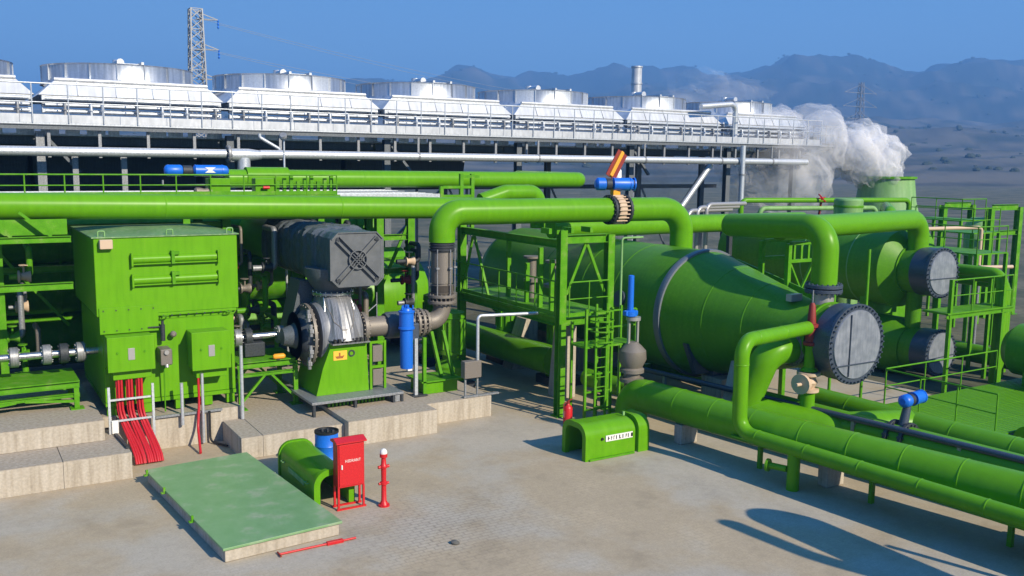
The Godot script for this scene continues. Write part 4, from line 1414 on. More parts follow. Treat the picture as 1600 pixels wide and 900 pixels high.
# ------------------------------------------------------------------ turbine train
func trestle(label: String, x0: float, x1: float, y: float, yb: float) -> void:
	var t := thing("shaft_trestle", label, "trestle", Vector3((x0 + x1) * 0.5, yb, -25.9))
	for z in [-25.7, -27.2]:
		girder(t, Vector3(x0, y, z), Vector3(x1, y, z), 0.14, 0.16, M.green_steel)
		girder(t, Vector3(x0, y - 0.28, z), Vector3(x1, y - 0.28, z), 0.1, 0.1, M.green_steel)
		for x in [x0 + 0.08, x1 - 0.08]:
			var b := MB.new()
			b.bb(x - 0.06, x + 0.06, yb, y - 0.08, z - 0.06, z + 0.06)
			part("leg", b, M.green_steel, t)
			var f := MB.new()
			f.bb(x - 0.16, x + 0.16, yb, yb + 0.03, z - 0.16, z + 0.16)
			part("foot_plate", f, M.green_steel, t)
		brace(t, Vector3(x0 + 0.1, yb + 0.2, z), Vector3((x0 + x1) * 0.5 - 0.1, y - 0.32, z), 0.09, M.green_steel)
		brace(t, Vector3(x1 - 0.1, yb + 0.2, z), Vector3((x0 + x1) * 0.5 + 0.1, y - 0.32, z), 0.09, M.green_steel)
	var g := MB.new()
	g.bb(x0, x1, y + 0.082, y + 0.11, -27.3, -25.6)
	part("deck_plate", g, M.green_steel, t)

func build_turbine() -> void:
	trestle("green trestle under the shaft between generator and turbine", 6.75, 8.5, 1.82, 0.56)
	trestle("green trestle under the shaft left of the generator housing", 0.0, 2.72, 1.8, 1.16)
	# shafts
	for s in [["polished shaft and coupling between generator and turbine", 6.6, 8.4, 1.0], ["polished shaft and coupling at the left edge of the picture", -2.0, 3.27, 1.0]]:
		var t := thing("drive_shaft", s[0], "shaft", Vector3((s[1] + s[2]) * 0.5, 2.2, -26.4))
		var b := MB.new()
		b.cyl(Vector3(s[1], 2.5, -26.4), Vector3(s[2], 2.5, -26.4), 0.1, -1, 20)
		part("shaft", b, M.bright, t)
		var xs: Array = [6.85, 7.15, 8.1] if s[1] > 3.0 else [2.75, 2.35, 1.95, 1.2, 0.4]
		for i in xs.size():
			b = MB.new()
			b.lathe(Vector3(xs[i], 2.5, -26.4), Vector3.RIGHT, [[0.0, 0.22], [0.02, 0.26], [0.2, 0.26], [0.22, 0.22]], 24)
			b.bolts(Vector3(xs[i] + 0.11, 2.5, -26.4), Vector3.RIGHT, 0.2, 10, 0.016, 0.27)
			part("coupling_disc", b, [M.jacket, M.dark_steel, M.steel][i % 3], t)
		b = MB.new()
		b.bb(s[1] + 0.5, s[1] + 1.1, 1.95, 2.36, -26.65, -26.15, 0.03)
		part("bearing_block", b, M.dark_steel, t)
	var ml := thing("marker_lamp", "small orange fitting below the shaft right of the generator", "fitting", Vector3(7.9, 1.93, -25.6))
	var mb := MB.new()
	mb.lathe(Vector3(7.75, 2.02, -25.6), Vector3.RIGHT, [[0.0, 0.05], [0.05, 0.08], [0.3, 0.08], [0.35, 0.04]], 10)
	part("body", mb, M.orange, ml)
	mb = MB.new()
	mb.bb(7.85, 7.95, 1.93, 1.96, -25.64, -25.56)
	part("foot_plate", mb, M.dark_steel, ml)
	# turbine
	var t := thing("turbine", "grey turbine with a fluted metal jacket on a green pedestal", "turbine", Vector3(9.5, 0.68, -25.6))
	var cx := Vector3(0, 2.55, -25.7)
	var b := MB.new()          # pedestal, front face wider at its foot
	b.prism(PackedVector2Array([Vector2(8.66, 0.98), Vector2(10.24, 0.98), Vector2(10.18, 2.36), Vector2(9.1, 2.36), Vector2(8.86, 1.75)]), Vector3(0, 0, -26.4), Vector3.RIGHT, Vector3.UP, Vector3(0, 0, 1.8))
	var pd := part("pedestal", b, M.green_new, t)
	b = MB.new()
	b.bb(9.1, 10.2, 2.36, 2.43, -26.3, -24.57, 0.01)
	part("top_plate", b, M.green, pd)
	b = MB.new()
	b.bb(9.17, 9.58, 1.95, 2.22, -24.6, -24.585, 0.004)
	var sg := part("warning_sign", b, M.yellow, pd, "yellow sign with a brown symbol")
	b = MB.new()
	b.prism(PackedVector2Array([Vector2(9.22, 2.07), Vector2(9.27, 2.0), Vector2(9.45, 2.0), Vector2(9.5, 2.09), Vector2(9.43, 2.07), Vector2(9.38, 2.07), Vector2(9.38, 2.17), Vector2(9.33, 2.17), Vector2(9.33, 2.07)]), Vector3(0, 0, -24.585), Vector3.RIGHT, Vector3.UP, Vector3(0, 0, 0.004))
	part("symbol", b, M.brown, sg)
	b = MB.new()
	b.lathe(Vector3(9.72, 2.12, -24.6), Vector3.BACK, [[0.0, 0.1], [0.02, 0.1], [0.02, 0.06], [0.0, 0.06]], 14, false)
	part("inspection_port", b, M.dark_steel, pd)
	# casing: drum round the shaft axis
	b = MB.new()
	b.lathe(Vector3(8.95, cx.y, cx.z), Vector3.RIGHT, [[0.0, 0.5], [0.0, 0.9], [0.06, 0.95], [0.3, 0.98], [1.1, 0.98], [1.22, 0.9], [1.26, 0.6]], 48)
	part("casing", b, M.jacket, t)
	b = MB.new()
	b.lathe(Vector3(8.72, cx.y, cx.z), Vector3.RIGHT, [[0.0, 0.75], [0.0, 0.92], [0.08, 0.92], [0.08, 0.75]], 48)
	b.bolts(Vector3(8.76, cx.y, cx.z), Vector3.RIGHT, 0.86, 28, 0.026, 0.16)
	part("casing_flange", b, M.valve, t)
	b = MB.new()
	b.lathe(Vector3(8.4, cx.y, cx.z), Vector3.RIGHT, [[0.0, 0.36], [0.12, 0.56], [0.33, 0.74]], 40)
	b.lathe(Vector3(8.05, cx.y, cx.z), Vector3.RIGHT, [[0.0, 0.24], [0.36, 0.36], [0.36, 0.7]], 32)
	part("rear_cone", b, M.wrap, t)
	for q in [[-25.02, 1.68], [-24.86, 2.05], [-24.84, 2.65], [-25.02, 3.05]]:
		b = MB.new()
		b.cyl(Vector3(8.62, q[1], q[0]), Vector3(8.62, q[1] + 0.34, q[0] - 0.03), 0.055, -1, 10)
		b.bb(8.56, 8.68, q[1] + 0.1, q[1] + 0.22, q[0] - 0.08, q[0] + 0.07, 0.01)
		part("casing_fitting", b, M.jacket, t)
	# fluted neck from the top flange spreading over the drum
	b = MB.new()
	var rows := 12
	var cols := 60
	var ring := []
	for j in rows + 1:
		var v := j / float(rows)
		var rw := []
		for i in cols:
			var a := TAU * i / cols
			var flute := 1.0 + 0.016 * sin(a * 22.0) * sin(v * PI)
			var y := lerpf(3.74, 2.52, v)
			var rx := lerpf(0.48, 0.7, pow(v, 1.2)) * flute
			var rz := lerpf(0.48, 1.29, pow(v, 0.62)) * flute
			rw.append(Vector3(9.56 + cos(a) * rx, y, -25.66 + sin(a) * rz))
		ring.append(rw)
	for j in rows:
		for i in cols:
			var i2 := (i + 1) % cols
			var p: Vector3 = ring[j][i]
			b.qf(p, ring[j][i2], ring[j + 1][i2], ring[j + 1][i], p - Vector3(9.58, p.y - 0.2, -25.66))
	part("fluted_neck", b, M.jacket, t)
	b = MB.new()
	b.flange(Vector3(9.58, 3.76, -25.66), Vector3.UP, 0.62, 0.08, 22, 0.025)
	part("neck_flange", b, M.bright, t)
	# straps round the jacket and the slotted lower edge
	for ang in [PI * 0.5 + 0.95, PI * 0.5 - 0.95]:
		b = MB.new()
		var line := []
		for j in rows + 1:
			line.append(ring[j][int(round(ang / TAU * cols)) % cols])
		b.tube(line, 0.035, 8)
		part("jacket_strap", b, M.bright, t)
	b = MB.new()
	var seam := []
	for i in 13:
		var u := i / 12.0 * 2.0 - 1.0
		seam.append(ring[clampi(int(round((1.0 - u * u) * 9.0)), 0, rows)][int(round((PI * 0.5 - u * 0.95) / TAU * cols)) % cols])
	b.tube(seam, 0.014, 6)
	part("jacket_seam", b, M.valve, t)
	b = MB.new()
	for i in 8: b.bb(9.14 + i * 0.13, 9.21 + i * 0.13, 2.45, 2.58, -24.5, -24.4)
	part("vent_slot", b, M.black, t).set_meta("kind", "stuff")
	b = MB.new()
	b.bb(9.08, 10.2, 2.43, 2.47, -24.56, -24.37)
	part("jacket_edge", b, M.bright, t)
	# boxes right of the pedestal, in a green frame
	b = MB.new()
	for x in [10.28, 10.72]: b.bb(x, x + 0.07, 0.98, 2.4, -24.67, -24.6)
	b.bb(10.35, 10.72, 1.6, 1.68, -24.66, -24.61)
	b.bb(10.35, 10.72, 2.33, 2.4, -24.66, -24.61)
	part("side_frame", b, M.green, t)
	for y in [1.08, 1.78]:
		b = MB.new()
		b.bb(10.38, 10.69, y, y + 0.48, -24.85, -24.62, 0.015)
		part("instrument_box", b, M.box_grey, t)
	# skid
	var sk := thing("turbine_skid", "grey steel skid under the green turbine pedestal", "skid", Vector3(9.6, 0.68, -24.6))
	b = MB.new()
	b.bb(8.3, 11.05, 0.9, 0.975, -26.4, -23.95, 0.01)
	part("deck_plate", b, M.steel, sk)
	for x in [8.34, 9.55, 10.72, 10.98]:
		b = MB.new()
		b.bb(x, x + 0.07, 0.56 if x < 8.8 else 0.68, 0.9, -24.1, -23.97)
		part("leg", b, M.dark_steel, sk)
	b = MB.new()
	for i in 16: b.bb(8.9 + i * 0.11, 8.95 + i * 0.11, 0.7, 0.86, -24.4, -24.3)
	part("anchor_bolt", b, M.green_steel, sk).set_meta("kind", "stuff")
	b = MB.new()
	b.bb(10.75, 10.95, 0.69, 0.88, -24.25, -23.98, 0.01)
	part("junction_box", b, M.steel, sk)
	# exhaust muffler above, dark lagging, axis along z
	var mu := thing("exhaust_duct", "dark lagged exhaust duct with a grey cross braced end plate", "exhaust duct", Vector3(10.1, 4.0, -27))
	var c := Vector3(9.95, 4.8, 0)
	b = MB.new()
	var n := FastNoiseLite.new()
	n.seed = 4
	n.frequency = 1.6
	var zs := []
	var z := -24.72
	while z > -31.2:
		zs.append(z)
		z -= 0.055
	var prev := []
	for j in zs.size():
		var zz: float = zs[j]
		var sq := clampf((zz + 28.0) / 1.6, 0.25, 1.0)       # 1 square, 0 round
		var ph := fposmod(-zz, 0.66) / 0.66
		var rib := 0.06 - 0.13 * exp(-pow((ph - 0.5) * 7.0, 2.0)) if zz < -25.9 else 0.0
		var rw := []
		for i in 56:
			var a := TAU * i / 56
			var e := lerpf(2.0, 8.0, sq)
			var rr := 0.77 / pow(pow(absf(cos(a)), e) + pow(absf(sin(a)), e), 1.0 / e)
			rr = minf(rr, 0.965)
			rr += rib + 0.035 * n.get_noise_3d(cos(a) * 1.5, sin(a) * 1.5, zz * 1.4) + (0.11 * maxf(0.0, n.get_noise_2d(a * 1.2, zz * 2.2)) if sin(a) > 0.3 and zz < -25.4 else 0.0)
			rw.append(c + Vector3(cos(a) * rr, sin(a) * rr, zz))
		if j > 0:
			for i in 56:
				var i2 := (i + 1) % 56
				b.qf(prev[i], prev[i2], rw[i2], rw[i], prev[i] - c - Vector3(0, 0, zz))
		prev = rw
	part("lagging", b, M.wrap, mu)
	# end plate: chamfered square with a raised edge, crossed bars and a ring
	b = MB.new()
	var oc := PackedVector2Array()
	for q in [[-0.76, -0.58], [-0.58, -0.76], [0.58, -0.76], [0.76, -0.58], [0.76, 0.58], [0.58, 0.76], [-0.58, 0.76], [-0.76, 0.58]]:
		oc.append(Vector2(q[0], q[1]))
	b.prism(oc, Vector3(c.x, c.y, -24.74), Vector3.RIGHT, Vector3.UP, Vector3(0, 0, 0.08))
	var ep := part("end_plate", b, M.end_plate, mu)
	b = MB.new()
	for i in 8:
		var p0 := Vector3(oc[i].x + c.x, oc[i].y + c.y, -24.67)
		var p1 := Vector3(oc[(i + 1) % 8].x + c.x, oc[(i + 1) % 8].y + c.y, -24.67)
		b.beam(p0, p1, 0.1, 0.03)
	part("edge_angle", b, M.end_plate, ep)
	for s in [1.0, -1.0]:
		for side in [1.0, -1.0, 0.0]:
			b = MB.new()
			var d := Vector3(1, s, 0).normalized()
			var o: Vector3 = Vector3(-d.y, d.x, 0) * 0.075 * side
			var l := 0.22 if side == 0.0 else 0.84
			b.beam(Vector3(c.x, c.y, -24.61) - d * l + o, Vector3(c.x, c.y, -24.61) + d * l + o, 0.1, 0.022)
			part("cross_bar", b, M.end_plate, ep)
	b = MB.new()
	b.lathe(Vector3(c.x, c.y, -24.66), Vector3.BACK, [[0.0, 0.25], [0.09, 0.25], [0.09, 0.28], [0.0, 0.28]], 28, false)
	part("ring_bar", b, M.end_plate, ep)
	for sx in [-1.0, 1.0]:
		for sy in [-1.0, 1.0]:
			b = MB.new()
			b.cyl(Vector3(c.x + sx * 0.58, c.y + sy * 0.58, -24.66), Vector3(c.x + sx * 0.58, c.y + sy * 0.58, -24.62), 0.06, -1, 10)
			part("corner_bolt", b, M.dark_steel, ep)
	# transition down to the turbine
	b = MB.new()
	b.lathe(Vector3(9.58, 3.8, -25.66), Vector3.UP, [[0.0, 0.52], [0.08, 0.54], [0.25, 0.68], [0.5, 0.8], [0.7, 0.8]], 32)
	part("duct_transition", b, M.wrap, mu)
	b = MB.new()
	b.prism(PackedVector2Array([Vector2(8.35, 2.4), Vector2(8.55, 2.4), Vector2(9.35, 3.98), Vector2(8.75, 4.1)]), Vector3(0, 0, -27.0), Vector3.RIGHT, Vector3.UP, Vector3(0, 0, 0.9))
	part("side_shroud", b, M.wrap, mu)
	var gd := pipe_thing("exhaust_pipe", "wide green pipe behind the dark lagged exhaust duct", [Vector3(10.1, 4.78, -31.1), Vector3(10.1, 4.78, -36.5)], 0.78, 0.1, M.green, 36)
	b = MB.new()
	b.lathe(Vector3(10.1, 4.78, -31.1), Vector3.FORWARD, [[0.0, 0.86], [0.16, 0.86], [0.5, 0.79]], 36)
	part("collar", b, M.green, gd)
	# steam inlet line
	var il := thing("inlet_line", "grey flanged inlet pipe from the turbine to the riser", "pipe", Vector3(11.6, 2.1, -25.3))
	b = MB.new()
	b.cyl(Vector3(10.2, 2.72, -25.2), Vector3(11.05, 2.72, -25.2), 0.3, -1, 24)
	part("turbine_nozzle", b, M.valve, il)
	b = MB.new()
	b.flange(Vector3(10.3, 2.72, -25.2), Vector3.RIGHT, 0.46, 0.12, 20, 0.03)
	part("flange", b, M.valve, il)
	b = MB.new()
	b.lathe(Vector3(11.0, 2.72, -25.2), Vector3.RIGHT, [[0.0, 0.36], [0.1, 0.4], [0.45, 0.4], [0.55, 0.34]], 24)
	part("lagged_joint", b, M.wrap, il)
	b = MB.new()
	b.lathe(Vector3(11.55, 2.72, -25.2), Vector3.RIGHT, [[0.0, 0.28], [0.45, 0.28]], 24)
	part("valve_body", b, M.valve, il)
	for x in [12.0, 12.16, 12.34]:
		b = MB.new()
		b.flange(Vector3(x, 2.72, -25.2), Vector3.RIGHT, 0.44 if x < 12.3 else 0.38, 0.09, 18, 0.028)
		part("flange", b, M.valve, il)
	b = MB.new()
	b.tube(bend([Vector3(12.3, 2.72, -25.2), Vector3(12.92, 2.72, -25.2), Vector3(12.92, 3.35, -25.2)], 0.42, 10), 0.27, 24)
	part("elbow", b, M.valve, il)
	for y in [3.32, 3.5]:
		b = MB.new()
		b.flange(Vector3(12.92, y, -25.2), Vector3.UP, 0.44, 0.09, 18, 0.028)
		part("flange", b, M.valve, il)
	# expansion joint
	b = MB.new()
	var pr := [[0.0, 0.3]]
	for i in 7:
		pr.append([0.08 + i * 0.035, 0.36]); pr.append([0.0975 + i * 0.035, 0.3])
	pr.append([0.4, 0.3])
	b.lathe(Vector3(12.92, 3.54, -25.2), Vector3.UP, pr, 28)
	part("bellows", b, M.valve, il)
	b = MB.new()
	b.lathe(Vector3(12.92, 3.9, -25.2), Vector3.UP, [[0.0, 0.33], [1.05, 0.33]], 28)
	part("shroud", b, M.valve, il)
	b = MB.new()
	b.lathe(Vector3(12.92, 4.86, -25.2), Vector3.UP, [[0.0, 0.36], [0.34, 0.36]], 28)
	for i in 4: b.lathe(Vector3(12.92, 4.88 + i * 0.085, -25.2), Vector3.UP, [[0.0, 0.36], [0.02, 0.39], [0.05, 0.39], [0.07, 0.36]], 28, false)
	part("top_band", b, M.dark_steel, il)
	for i in 6:
		b = MB.new()
		var a := TAU * i / 6 + 0.3
		var d := Vector3(cos(a), 0, sin(a)) * 0.4
		b.cyl(Vector3(12.92, 3.5, -25.2) + d, Vector3(12.92, 4.95, -25.2) + d, 0.022, -1, 6)
		b.bb(12.87 + d.x, 12.97 + d.x, 4.35, 4.4, -25.25 + d.z, -25.15 + d.z)
		part("tie_rod", b, M.steel, il)
	b = MB.new()
	b.cyl(Vector3(10.72, 3.0, -25.1), Vector3(10.72, 3.75, -25.1), 0.018, -1, 6)
	b.cyl(Vector3(10.45, 3.2, -25.1), Vector3(10.72, 3.4, -25.1), 0.018, -1, 6)
	part("gauge_tube", b, M.steel, il)
	# blue actuator
	var ba := thing("valve_actuator", "upright blue cylindrical actuator on the turbine inlet pipe", "actuator", Vector3(11.35, 1.5, -24.4))
	b = MB.new()
	b.lathe(Vector3(11.35, 1.55, -24.4), Vector3.UP, [[0.0, 0.1], [0.0, 0.18], [0.03, 0.19], [1.12, 0.19], [1.14, 0.17]], 24)
	part("spring_can", b, M.blue, ba)
	b = MB.new()
	b.lathe(Vector3(11.35, 2.69, -24.4), Vector3.UP, [[0.0, 0.17], [0.03, 0.24], [0.08, 0.24], [0.1, 0.215], [0.5, 0.215], [0.52, 0.24], [0.56, 0.24], [0.58, 0.17], [0.64, 0.15], [0.66, 0.06], [0.74, 0.06]], 24)
	part("cylinder", b, M.blue, ba)
	b = MB.new()
	b.bb(11.42, 11.78, 2.35, 2.85, -24.75, -24.42, 0.03)
	part("gear_case", b, M.flange_dark, ba)
	b = MB.new()
	for i in 5: b.cyl(Vector3(11.18 + i * 0.085, 3.3, -24.32 - 0.12 * (i % 2)), Vector3(11.18 + i * 0.085, 3.42, -24.32 - 0.12 * (i % 2)), 0.022, -1, 6)
	part("cap_nut", b, M.blue, ba).set_meta("kind", "stuff")
	b = MB.new()
	b.tube(bend([Vector3(11.62, 3.3, -24.5), Vector3(11.68, 3.3, -24.5), Vector3(11.68, 2.8, -24.5)], 0.04, 3), 0.012, 6)
	part("air_line", b, M.steel, ba)
	b = MB.new()
	b.bb(11.3, 11.44, 1.5, 1.548, -24.3, -24.2)
	part("foot_plug", b, M.white, ba)
	# supports below the inlet line
	var ps := thing("pipe_support", "green A shaped support under the grey inlet elbow", "pipe support", Vector3(12.6, 0.64, -25.0))
	b = MB.new()
	b.bb(11.95, 13.1, 0.645, 1.02, -25.4, -24.5, 0.01)
	part("base_box", b, M.green, ps)
	b = MB.new()
	b.bb(11.85, 13.2, 1.02, 1.06, -25.5, -24.4)
	part("base_plate", b, M.green_steel, ps)
	for x in [12.55, 12.95]:
		b = MB.new()
		b.beam(Vector3(x - 0.1, 2.45, -25.0), Vector3(x + 0.15, 1.06, -24.8), 0.09, 0.12)
		part("leg", b, M.green_steel, ps)
	for q in [[11.62, M.galv], [11.9, M.green_steel]]:
		b = MB.new()
		b.bb(q[0], q[0] + 0.1, 0.645, 2.4, -24.5, -24.4)
		part("post", b, q[1], ps)
	b = MB.new()
	b.bb(11.5, 12.0, 0.645, 0.7, -24.6, -24.3, 0.01)
	part("foot_plate", b, M.dark_steel, ps)
	# junction box with its conduit
	var jb := thing("junction_box", "grey junction box on two posts at the end of the plinth", "junction box", Vector3(13.15, 0.64, -23.7))
	b = MB.new()
	b.bb(12.86, 13.44, 1.2, 1.72, -23.85, -23.6, 0.02)
	part("box", b, M.box_grey, jb)
	for x in [12.92, 13.33]:
		b = MB.new()
		b.bb(x, x + 0.05, 0.645, 1.2, -23.75, -23.7)
		part("leg", b, M.steel, jb)
	b = MB.new()
	b.tube(bend([Vector3(13.36, 1.72, -23.72), Vector3(13.36, 3.05, -23.72), Vector3(15.4, 3.0, -23.6)], 0.12, 5), 0.05, 10)
	part("conduit", b, M.galv, jb)
	b = MB.new()
	b.bb(12.8, 14.0, 0.65, 0.7, -23.62, -23.52)
	part("kerb_angle", b, M.steel, jb)

# ------------------------------------------------------------------ pipes, vessels and steelwork
func actuator(label: String, at: Vector3, axis: Vector3, l: float, r: float, emblem := false) -> Node3D:
	var t := thing("valve_actuator", label, "actuator", at - Vector3(0, r, 0))
	var a := axis.normalized()
	var b := MB.new()
	b.lathe(at, a, [[0.0, r * 0.5], [0.03, r * 0.8], [0.06, r], [l * 0.85, r], [l * 0.95, r * 0.86], [l, r * 0.4]], 24)
	part("spring_can", b, M.blue, t)
	b = MB.new()
	b.lathe(at - a * (l * 0.28), a, [[0.0, r * 0.55], [0.0, r * 0.9], [l * 0.24, r * 0.9], [l * 0.28, r * 0.55]], 16)
	part("yoke", b, M.dark_steel, t)
	b = MB.new()
	b.lathe(at - a * (l * 0.78), a, [[0.0, r * 0.5], [0.04, r * 0.85], [0.08, r * 1.0], [l * 0.44, r * 1.0], [l * 0.48, r * 0.85], [l * 0.5, r * 0.6]], 24)
	part("cylinder", b, M.blue, t)
	for s in [0.05, 0.8]:
		b = MB.new()
		b.lathe(at + a * l * s, a, [[0.0, r * 1.07], [0.03, r * 1.07]], 24)
		part("band", b, M.blue, t)
	if emblem:
		b = MB.new()
		var m := at + a * l * 0.45 + Vector3(0, 0.02, r * 1.0)
		b.prism(PackedVector2Array([Vector2(-0.16, 0.08), Vector2(-0.05, 0.0), Vector2(-0.16, -0.08), Vector2(0.16, -0.08), Vector2(0.05, 0.0), Vector2(0.16, 0.08)]), m, Vector3.RIGHT, Vector3.UP, Vector3(0, 0, 0.006))
		part("emblem", b, M.white, t)
	return t

func vessel(label: String, x: float, y: float, prof: Array, z: float, m: Material) -> Node3D:
	var low := 0.0
	for p in prof: low = maxf(low, p[1])
	var t := thing("heat_exchanger", label, "vessel", Vector3(x, y - low, z))
	var b := MB.new()
	b.lathe(Vector3(x, y, z), Vector3.FORWARD, prof, 72)
	part("shell", b, m, t)
	return t

func end_cover(t: Node3D, x: float, y: float, z: float, r: float, d: float, n: int, bars: Array) -> void:
	# dark channel ring, bolted flange and grey cover
	var b := MB.new()
	b.lathe(Vector3(x, y, z - d), Vector3.BACK, [[0.0, r * 0.9], [0.0, r * 1.0], [d * 0.86, r * 1.0]], 64, false)
	part("channel_ring", b, M.flange_dark, t)
	b = MB.new()
	b.lathe(Vector3(x, y, z - d * 0.14), Vector3.BACK, [[0.0, r], [0.0, r * 1.05], [d * 0.14, r * 1.05], [d * 0.14, r * 0.86]], 64, false)
	b.bolts(Vector3(x, y, z - d * 0.07), Vector3.BACK, r * 0.995, n, 0.028, d * 0.14 + 0.14)
	part("bolted_flange", b, M.flange_dark, t)
	b = MB.new()
	b.lathe(Vector3(x, y, z - 0.02), Vector3.BACK, [[0.0, r * 0.9], [0.03, r * 0.9], [0.06, r * 0.88], [0.07, r * 0.4], [0.072, 0.0]], 64)
	var cv := part("end_cover", b, M.cover, t)
	for q in bars:  # dark strips standing for the railing's shadows across the cover
		b = MB.new()
		b.beam(Vector3(x + q[0] * r, y + q[1] * r, z + 0.065), Vector3(x + q[2] * r, y + q[3] * r, z + 0.065), 0.025, 0.03)
		part("rail_shadow_strip", b, M.flange_dark, cv)

func build_vessels() -> void:
	var b := MB.new()
	# large vessel with a reducing cone
	var x := 21.0
	var y := 2.78
	var t := vessel("large green vessel with a long cone and grey bolted end cover", x, y, [[0.0, 1.0], [0.3, 1.0], [0.3, 1.05], [0.36, 1.05], [0.36, 1.0], [1.2, 1.0], [4.95, 1.98], [5.2, 2.02]], -16.9, M.green_old)
	b.lathe(Vector3(x, y, -22.08), Vector3.FORWARD, [[0.0, 2.0], [0.0, 2.08], [0.06, 2.1], [0.2, 2.1], [0.26, 2.08], [0.26, 2.0]], 80, false)
	part("girth_flange", b, M.seam_grey, t)
	b = MB.new()
	b.lathe(Vector3(x, y, -22.34), Vector3.FORWARD, [[0.0, 2.04], [11.0, 2.04], [11.5, 1.9], [11.9, 1.4], [12.05, 0.0]], 80, false)
	part("main_shell", b, M.green_old, t)
	end_cover(t, x, y, -16.28, 1.06, 0.62, 44, [[-0.32, -0.8, -0.32, 0.8], [-0.86, -0.5, 0.8, -0.5]])
	for z in [-24.6, -26.4, -29.0]:
		b = MB.new()
		b.lathe(Vector3(x, y, z), Vector3.FORWARD, [[0.0, 2.04], [0.015, 2.052], [0.035, 2.052], [0.05, 2.04]], 80, false)
		part("weld_seam", b, M.green_old, t)
	for z in [-19.3, -20.6]:
		b = MB.new()
		var rr := lerpf(1.0, 1.98, (-z - 18.1) / 3.75)
		b.lathe(Vector3(x, y, z), Vector3.FORWARD, [[0.0, rr], [0.015, rr + 0.014], [0.035, rr + 0.018], [0.05, rr + 0.014]], 72, false)
		part("weld_seam", b, M.green_old, t)
	b = MB.new()
	b.lathe(Vector3(x - 1.98, y + 0.35, -24.1), Vector3(-1, 0.2, 0), [[0.0, 0.28], [0.12, 0.28], [0.12, 0.0]], 20)
	part("manway", b, M.flange_dark, t)
	for z in [-21.2, -27.55, -31.8]:       # saddles down to the pedestals
		b = MB.new()
		var top := 1.15 if z > -25 else 0.95
		var foot := 1.0 if z > -25 else (1.2 if z > -30 else 1.3)
		b.bb(x - (0.7 if z > -25 else 1.2), x + (0.7 if z > -25 else 1.2), foot, foot + 0.25, z - 0.2, z + 0.2)
		b.prism(PackedVector2Array([Vector2(-1.3, 0.2), Vector2(1.3, 0.2), Vector2(1.75, 1.2), Vector2(-1.75, 1.2)]), Vector3(x, foot - 0.1, z - 0.09), Vector3.RIGHT, Vector3.UP, Vector3(0, 0, 0.18))
		part("saddle", b, M.flange_dark if z > -25 else M.green_steel, t)
	# sloping gutter plate beside the cone
	b = MB.new()
	b.beam(Vector3(22.7, 4.2, -22.6), Vector3(22.0, 3.5, -18.3), 0.05, 0.5)
	part("side_gusset", b, M.green_old, t)
	# nozzle and flange for the riser
	b = MB.new()
	b.cyl(Vector3(x, y + 0.95, -17.5), Vector3(x, 4.12, -17.5), 0.3, -1, 24)
	part("nozzle", b, M.plate, t)
	for yy in [4.12, 4.25]:
		b = MB.new()
		b.flange(Vector3(x, yy, -17.5), Vector3.UP, 0.52, 0.1, 20, 0.03)
		part("nozzle_flange", b, M.flange_dark, t)
	b = MB.new()
	b.bb(x + 0.2, x + 1.1, 3.62, 3.66, -17.3, -17.1)
	part("nozzle_bracket", b, M.plate, t)
	b = MB.new()
	b.bb(x - 0.6, x - 0.15, 3.75, 3.95, -18.3, -18.1)
	part("nozzle_bracket", b, M.plate, t)
	# upper and lower vessels on the right
	t = vessel("upper green vessel at the right with a grey round end cover", 30.0, 3.88, [[0.0, 0.82], [0.5, 0.82], [0.5, 0.9], [0.56, 0.9], [0.9, 1.42], [9.0, 1.42], [9.6, 0.8], [9.8, 0.0]], -20.6, M.green_old)
	end_cover(t, 30.0, 3.88, -19.85, 0.86, 0.75, 32, [[-0.86, -0.22, 0.86, -0.22]])
	for z in [-22.8, -25.0]:
		b = MB.new()
		b.lathe(Vector3(30, 3.88, z), Vector3.FORWARD, [[0.0, 1.42], [0.015, 1.432], [0.035, 1.432], [0.05, 1.42]], 56, false)
		part("weld_seam", b, M.green_pale, t)
	for z in [-22.4, -27.5]:
		b = MB.new()
		b.bb(29.1, 30.9, 2.08, 2.9, z - 0.15, z + 0.15)
		part("saddle", b, M.green_steel, t)
	t = vessel("lower green vessel at the right, below the upper one", 30.0, 1.02, [[0.0, 0.78], [0.5, 0.78], [0.5, 0.84], [0.56, 0.84], [0.9, 1.06], [9.0, 1.06], [9.6, 0.8], [9.8, 0.0]], -20.4, M.green_old)
	end_cover(t, 30.0, 1.02, -19.7, 0.82, 0.7, 32, [[-0.86, -0.18, 0.86, -0.1], [-0.8, -0.32, 0.86, -0.26]])
	# small bore riser pipes between them
	pipe_thing("vessel_riser", "green upright pipe between the two right hand vessels", [Vector3(30.0, 1.7, -20.9), Vector3(30.0, 3.1, -20.9)], 0.28, 0.1, M.green_old)

